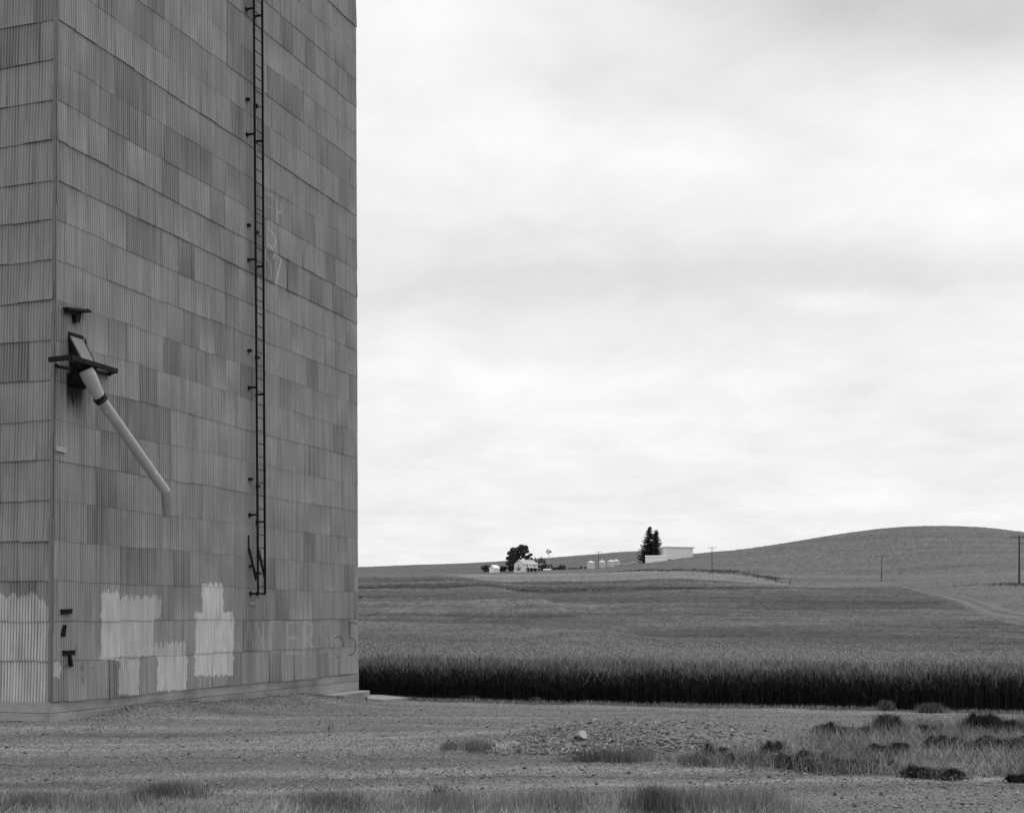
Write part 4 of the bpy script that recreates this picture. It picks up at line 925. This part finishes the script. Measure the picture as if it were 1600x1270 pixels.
b = MB(); b.poly([(2.6, -wd_/2-2.2, 2.1), (12.3, -wd_/2-2.2, 2.1), (12.3, -wd_/2, 2.5), (2.6, -wd_/2, 2.5)], (0, 0, .12)); b.build('porch_roof', ROOFM, house)
for x in (2.8, 5.9, 9, 12.1): b = MB(); b.box((x, -wd_/2-2.05, .3), (.14, .14, 3.6)); b.build('porch_post', WHITE, house)
b = MB(); b.box((7.6, -wd_/2-.03, 1.0), (8.8, .05, 2.2)); b.build('porch_shade', DARK, house)  # dark sheet standing in for the shade under the porch roof
b = MB(); b.box((9.8, .1, 6.9), (.6, .6, 1.1)); b.build('chimney', ROOFM, house)
# garage
ang = math.radians(48); p = on_ground(764.5, 700); g = empty('garage', Vector((p.x, p.y, p.z+.05))+Vector((math.sin(ang), -math.cos(ang), 0))*1.9, ang, 'tiny white gabled garage between dark shrubs left of the farmhouse', 'garage')
gable(g, 4.2, 3.9, 2.5, 4.0, WHITE, WHITER, .2); b = MB(); b.box((-.05, 0, .9), (.08, 2.5, 1.9)); b.build('door', WHITER, g)
# dark shed
ang = math.radians(35); p = on_ground(876, 702); g = empty('old_shed', p, ang, 'small dark wooden shed between the farmhouse and the grain bins', 'shed'); rf = gable(g, 2.6, 2.6, 1.7, 2.7, DARKW, DARKW, .2); b = MB(); b.box((-.04, 0, .5), (.06, 1.2, 1.6)); b.build('door', DARK, g)
# machine shed: tall part and low part
p = on_ground(1036.5, 702); ang = math.radians(20)
g = empty('machine_shed', (p.x, p.y, 0), ang, 'tall flat-topped white machine shed on the slope right of the conifers', 'shed'); topz = (HV-854.5)/F*702; botz = (HV-882)/F*702
b = MB(); Lm = 18.2; Dm = 10.0
b.add([(0, 0, botz), (Lm, 0, botz), (Lm, Dm, botz), (0, Dm, botz), (0, 0, topz), (Lm, 0, topz), (Lm, Dm, topz-2.0), (0, Dm, topz-2.0)], [(3, 2, 1, 0), (4, 5, 6, 7), (0, 1, 5, 4), (1, 2, 6, 5), (2, 3, 7, 6), (3, 0, 4, 7)]); b.build('wall', GREYW, g)
b = MB(); b.poly([(-.3, -.6, topz+.05), (Lm+1.0, -.6, topz+.05), (Lm+1.0, Dm+.3, topz-2.05), (-.3, Dm+.3, topz-2.05)], (0, 0, .22)); b.build('roof', WHITE, g)
b = MB(); b.box((3.2, -.04, (HV-874.5)/F*702+.0), (3.2, .06, .55)); b.build('vent_opening', DARK, g)
p = on_ground(1009, 690); g = empty('low_shed', (p.x, p.y, 0), math.radians(-4), 'long low white shed in front of the tall machine shed', 'shed'); topz = (HV-869)/F*690; botz = (HV-886)/F*690; Lm = 11.6
b = MB(); b.add([(0, 0, botz), (Lm, 0, botz), (Lm, 7, botz), (0, 7, botz), (0, 0, topz), (Lm, 0, topz+.1), (Lm, 7, topz+.6), (0, 7, topz+.6)], [(3, 2, 1, 0), (4, 5, 6, 7), (0, 1, 5, 4), (1, 2, 6, 5), (2, 3, 7, 6), (3, 0, 4, 7)]); b.build('wall', WHITER, g)
b = MB(); b.poly([(-.2, -.25, topz+.03), (Lm+.2, -.25, topz+.13), (Lm+.2, 7.2, topz+.68), (-.2, 7.2, topz+.63)], (0, 0, .12)); b.build('roof', WHITER, g)
# grain bins
def bin_(u, y, R, H, label):
    e = empty('grain_bin', on_ground(u, y, -.1), 0, label, 'grain bin', 'round steel grain bins'); b = MB(); prof = []
    nr = 12
    for i in range(nr+1): prof += [(R+(.04 if i % 2 else 0), -1+ (H+1)*i/nr)]
    b.lathe((0, 0, 0), prof, 28); b.build('wall', GALV, e, smooth=True)
    b = MB(); b.lathe((0, 0, 0), [(R+.18, H-.05), (R+.15, H+.05), (R*.35, H+R*.42), (.35, H+R*.52), (.35, H+R*.6), (0.01, H+R*.62)], 28); b.build('roof', GALVR, e)
    b = MB(); b.box((-R*.35, -R*.95, 1.1), (.9, .2, 1.7)); b.build('door', GALV, e)
for i, (u, y, R, H) in enumerate([(923.3, 690, 2.15, 3.35), (940.6, 692, 2.05, 3.2), (954.8, 694, 2.1, 2.9), (962.5, 698, 1.85, 2.9)]):
    bin_(u, y, R, H, ['leftmost and tallest round steel grain bin', 'grain bin just right of the utility pole', 'left one of the two overlapping grain bins', 'rightmost grain bin, half behind its neighbour'][i])
# silvery tank
p = on_ground(855, 690, .55); e = empty('gas_tank', p, .1, 'white horizontal tank lying in front of the shrubs under the windmill', 'tank'); b = MB(); b.tube([(-2.2, 0, 0), (-2, 0, 0), (2, 0, 0), (2.2, 0, 0)], [.25, .5, .5, .25], 14); b.build('shell', WHITER, e); 
for x in (-1.2, 1.2): b = MB(); b.box((x, 0, -.45), (.25, .7, .6)); b.build('cradle', DARKW, e)
# poles
def pole(u, y, H, arm_, label, lean=0.0, ins=True, rad=.15, dark=WOOD, armrot=0.0, twin=False):
    e = empty('utility_pole', on_ground(u, y, -.1), armrot, label, 'utility pole', 'utility poles'); b = MB(); b.tube([(0, 0, 0), (lean*H, 0, H)], [rad*1.15, rad*.8], 8); b.build('pole', dark, e)
    def arm1(z, a):
        b = MB(); b.beam((lean*z-a/2, 0, z), (lean*z+a/2, 0, z), .1, .12); o = b.build('crossarm', dark, e)
        for k in (-.47, -.25, .25, .47): q = MB(); q.lathe((lean*z+a*k, 0, z+.1), [(.02, 0), (.07, .08), (.05, .2), (.01, .25)], 8); q.build('insulator', GLASS, o)
    arm1(H-.35, arm_)
    if twin:
        b = MB(); b.beam((lean*H+.2, 0, H-1.6), (lean*H+1.2, 0, H-1.6), .1, .12); b.build('crossarm', dark, e)
pole(1112.5, 512, 9.9, 3.4, 'utility pole at the ditch right of the machine shed')
pole(1377, 455, 9.4, 3.9, 'utility pole standing in the dip below the big hill', .03)
pole(1592.5, 252, 9.8, 3.2, 'tallest utility pole, beside the dirt road at the right edge', .0, rad=.17, twin=True, armrot=-.5)
pole(935.5, 680, 9.2, 3.2, 'utility pole between the two left grain bins')
pole(846, 694, 7.2, 2.2, 'short utility pole in the shrubs right of the farmhouse', rad=.13)
# windmill
e = empty('windmill', on_ground(857.3, 704, 0), 0, 'small farm windmill on a lattice tower behind the shrubs', 'windmill'); HH = (HV-862)/F*704-e.location.z
b = MB()
for sx_ in (-1, 1):
    for sy_ in (-1, 1): b.beam((sx_*1.1, sy_*1.1, 0), (sx_*.12, sy_*.12, HH), .1, .1)
for k in range(6):
    z0, z1 = HH*k/6.5, HH*(k+1)/6.5; w0, w1 = 1.1-.98*k/6.5, 1.1-.98*(k+1)/6.5
    for s in (-1, 1): b.beam((-w0, s*w0, z0), (w1, s*w1, z1), .05, .05); b.beam((s*w0, -w0, z0), (s*w1, w1, z1), .05, .05); b.beam((-w1, s*w1, z1), (w1, s*w1, z1), .05, .05)
b.build('tower', GALV, e)
wh = MB(); cen = Vector((-.3, -.5, HH+.1))
for k in range(14):
    a = 2*PI*k/14; d = Vector((math.cos(a), .25*math.cos(a), math.sin(a))); t_ = Vector((-math.sin(a), 0, math.cos(a))); wh.poly([cen+d*.35-t_*.06, cen+d*1.25-t_*.2, cen+d*1.25+t_*.2, cen+d*.35+t_*.06], (.0, .04, 0))
wh.build('wheel', WOOD, e); b = MB(); b.beam(cen, cen+Vector((1.0, .6, 0)), .06, .06); b.poly([cen+Vector((1.0, .6, -.3)), cen+Vector((1.9, .8, -.5)), cen+Vector((1.9, .8, .5)), cen+Vector((1.0, .6, .3))], (0, .05, 0)); b.build('tail', WOOD, e)
# farm implements
def implement(u, y, Lm, label, seed, name='farm_implement'):
    r = random.Random(seed); e = empty(name, on_ground(u, y, .0), r.uniform(-.3, .3), label, 'farm machine', 'machinery parked by the bins'); b = MB()
    b.beam((-Lm/2, 0, .7), (Lm/2, 0, .7), .2, .2); b.beam((-Lm/2, 1, .7), (Lm/2, 1, .7), .2, .2); b.beam((0, -1.5, .6), (0, 2, .6), .2, .2)
    for k in range(5): x = -Lm/2+Lm*k/4; b.beam((x, 0, .7), (x, 1, .7), .12, .12)
    b.build('frame', DARKW, e)
    for x in (-Lm*.3, Lm*.3):
        b = MB(); b.tube([(x-.12, .5, .4), (x+.12, .5, .4)], .4, 14); b.build('wheel', TYRE, e)
    b = MB()
    for k in range(int(Lm*3)): x = -Lm/2+.15+k/3.0; b.tube([(x, -.1, .28), (x+.03, -.1, .28)], .28, 10)
    b.build('disc_gang', STEEL, e)
implement(890.5, 696, 3.0, 'dark low farm machine beside the dark shed', 1); implement(897.5, 697, 2.6, 'dark low farm machine midway to the bins', 2); implement(905, 696, 3.4, 'wide dark farm machine left of the bins', 3)
e = empty('hay_wagon', on_ground(911.5, 700, 0), .1, 'flat dark farm wagon right against the leftmost bin', 'wagon'); b = MB(); b.box((0, 0, 1.0), (3.6, 1.8, .16)); b.box((-1.75, 0, 1.5), (.1, 1.8, 1)); b.build('deck', DARKW, e)
for x in (-1.2, 1.2): b = MB(); b.tube([(x, -1, .42), (x, -.8, .42)], .42, 14); b.tube([(x, .8, .42), (x, 1, .42)], .42, 14); b.build('wheel', TYRE, e)
def car(u, y, rz, label, mat):
    mat = GALV
    e = empty('parked_car', on_ground(u, y, 0), rz, label, 'car', 'vehicles in the farmyard'); b = MB()
    pr = [(-2.1, .35), (2.1, .35), (2.15, .75), (1.2, .9), (.7, 1.4), (-1.2, 1.42), (-1.9, .95), (-2.15, .8)]
    b.poly([(x, -.8, z) for x, z in pr], (0, 1.6, 0)); b.build('body', mat, e, bevel=.06)
    b = MB(); b.poly([(1.0, -.815, .93), (.62, -.815, 1.33), (-1.1, -.815, 1.34), (-1.6, -.815, .95)], (0, .01, 0)); b.poly([(1.0, .805, .93), (.62, .805, 1.33), (-1.1, .805, 1.34), (-1.6, .805, .95)], (0, .01, 0)); b.build('window', GLASS, e)
    for x in (-1.3, 1.3):
        for s in (-.82, .62): b = MB(); b.tube([(x, s, .33), (x, s+.2, .33)], .33, 14); b.build('wheel', TYRE, e)
car(973, 690, .2, 'pale car parked right of the grain bins', WHITE); car(979.5, 694, 2.9, 'second pale car, farther right of the grain bins', WHITER); car(994.5, 697, .15, 'pale car in the shade left of the conifers', WHITER)

# dark rank grass along the ditch and by the tall pole; low verge on the farm lane
def line_grass(path, n, h, wid, tone, name, label, w=.35, fade=.3):
    k = rng.uniform(0, len(path)-1, n); i = k.astype(int).clip(0, len(path)-2); f = k-i; pth = np.array(path, float)
    u = pth[i, 0]*(1-f)+pth[i+1, 0]*f; y = pth[i, 1]*(1-f)+pth[i+1, 1]*f+rng.normal(0, wid, n); x = (u-800)/F*y; z = Hc(x, y)-.05
    d = fbm(x*.15, y*.15, 131, 3); kk = (d > rng.uniform(.3, .7, n)) & (k/(len(path)-1) > fade*rng.uniform(0, 1, n)) & (np.abs(k-(len(path)-1)/2) < (len(path)-1)/2*rng.uniform(.8, 1, n)); x, y, z, d = x[kk], y[kk], z[kk], d[kk]; n = len(x); V, Q, Tt, A = blades(np.stack([x, y, z], 1), h*rng.uniform(.4, 1.2, n)*(.4+1.2*d), np.full(n, w), rng.uniform(0, .5, n), rng.uniform(.4, 1.3, n)*tone)
    o = mesh_np(name, V, [Q, Tt], GRASS, attrs={'tone': A}); tag(o, label, 'grass', kind='stuff')
line_grass([(900, 590), (960, 575), (1010, 562), (1060, 545), (1112, 515), (1150, 503), (1200, 482), (1240, 452)], 8000, .42, 8.0, .50, 'ditch_grass', 'dark rank grass along the ditch below the farm')
line_grass([(1470, 300), (1520, 285), (1560, 268), (1592, 255), (1640, 245), (1700, 235)], 5000, .34, 7, .45, 'bank_grass', 'dark grass on the bank under the tallest utility pole', .2, 1.0)
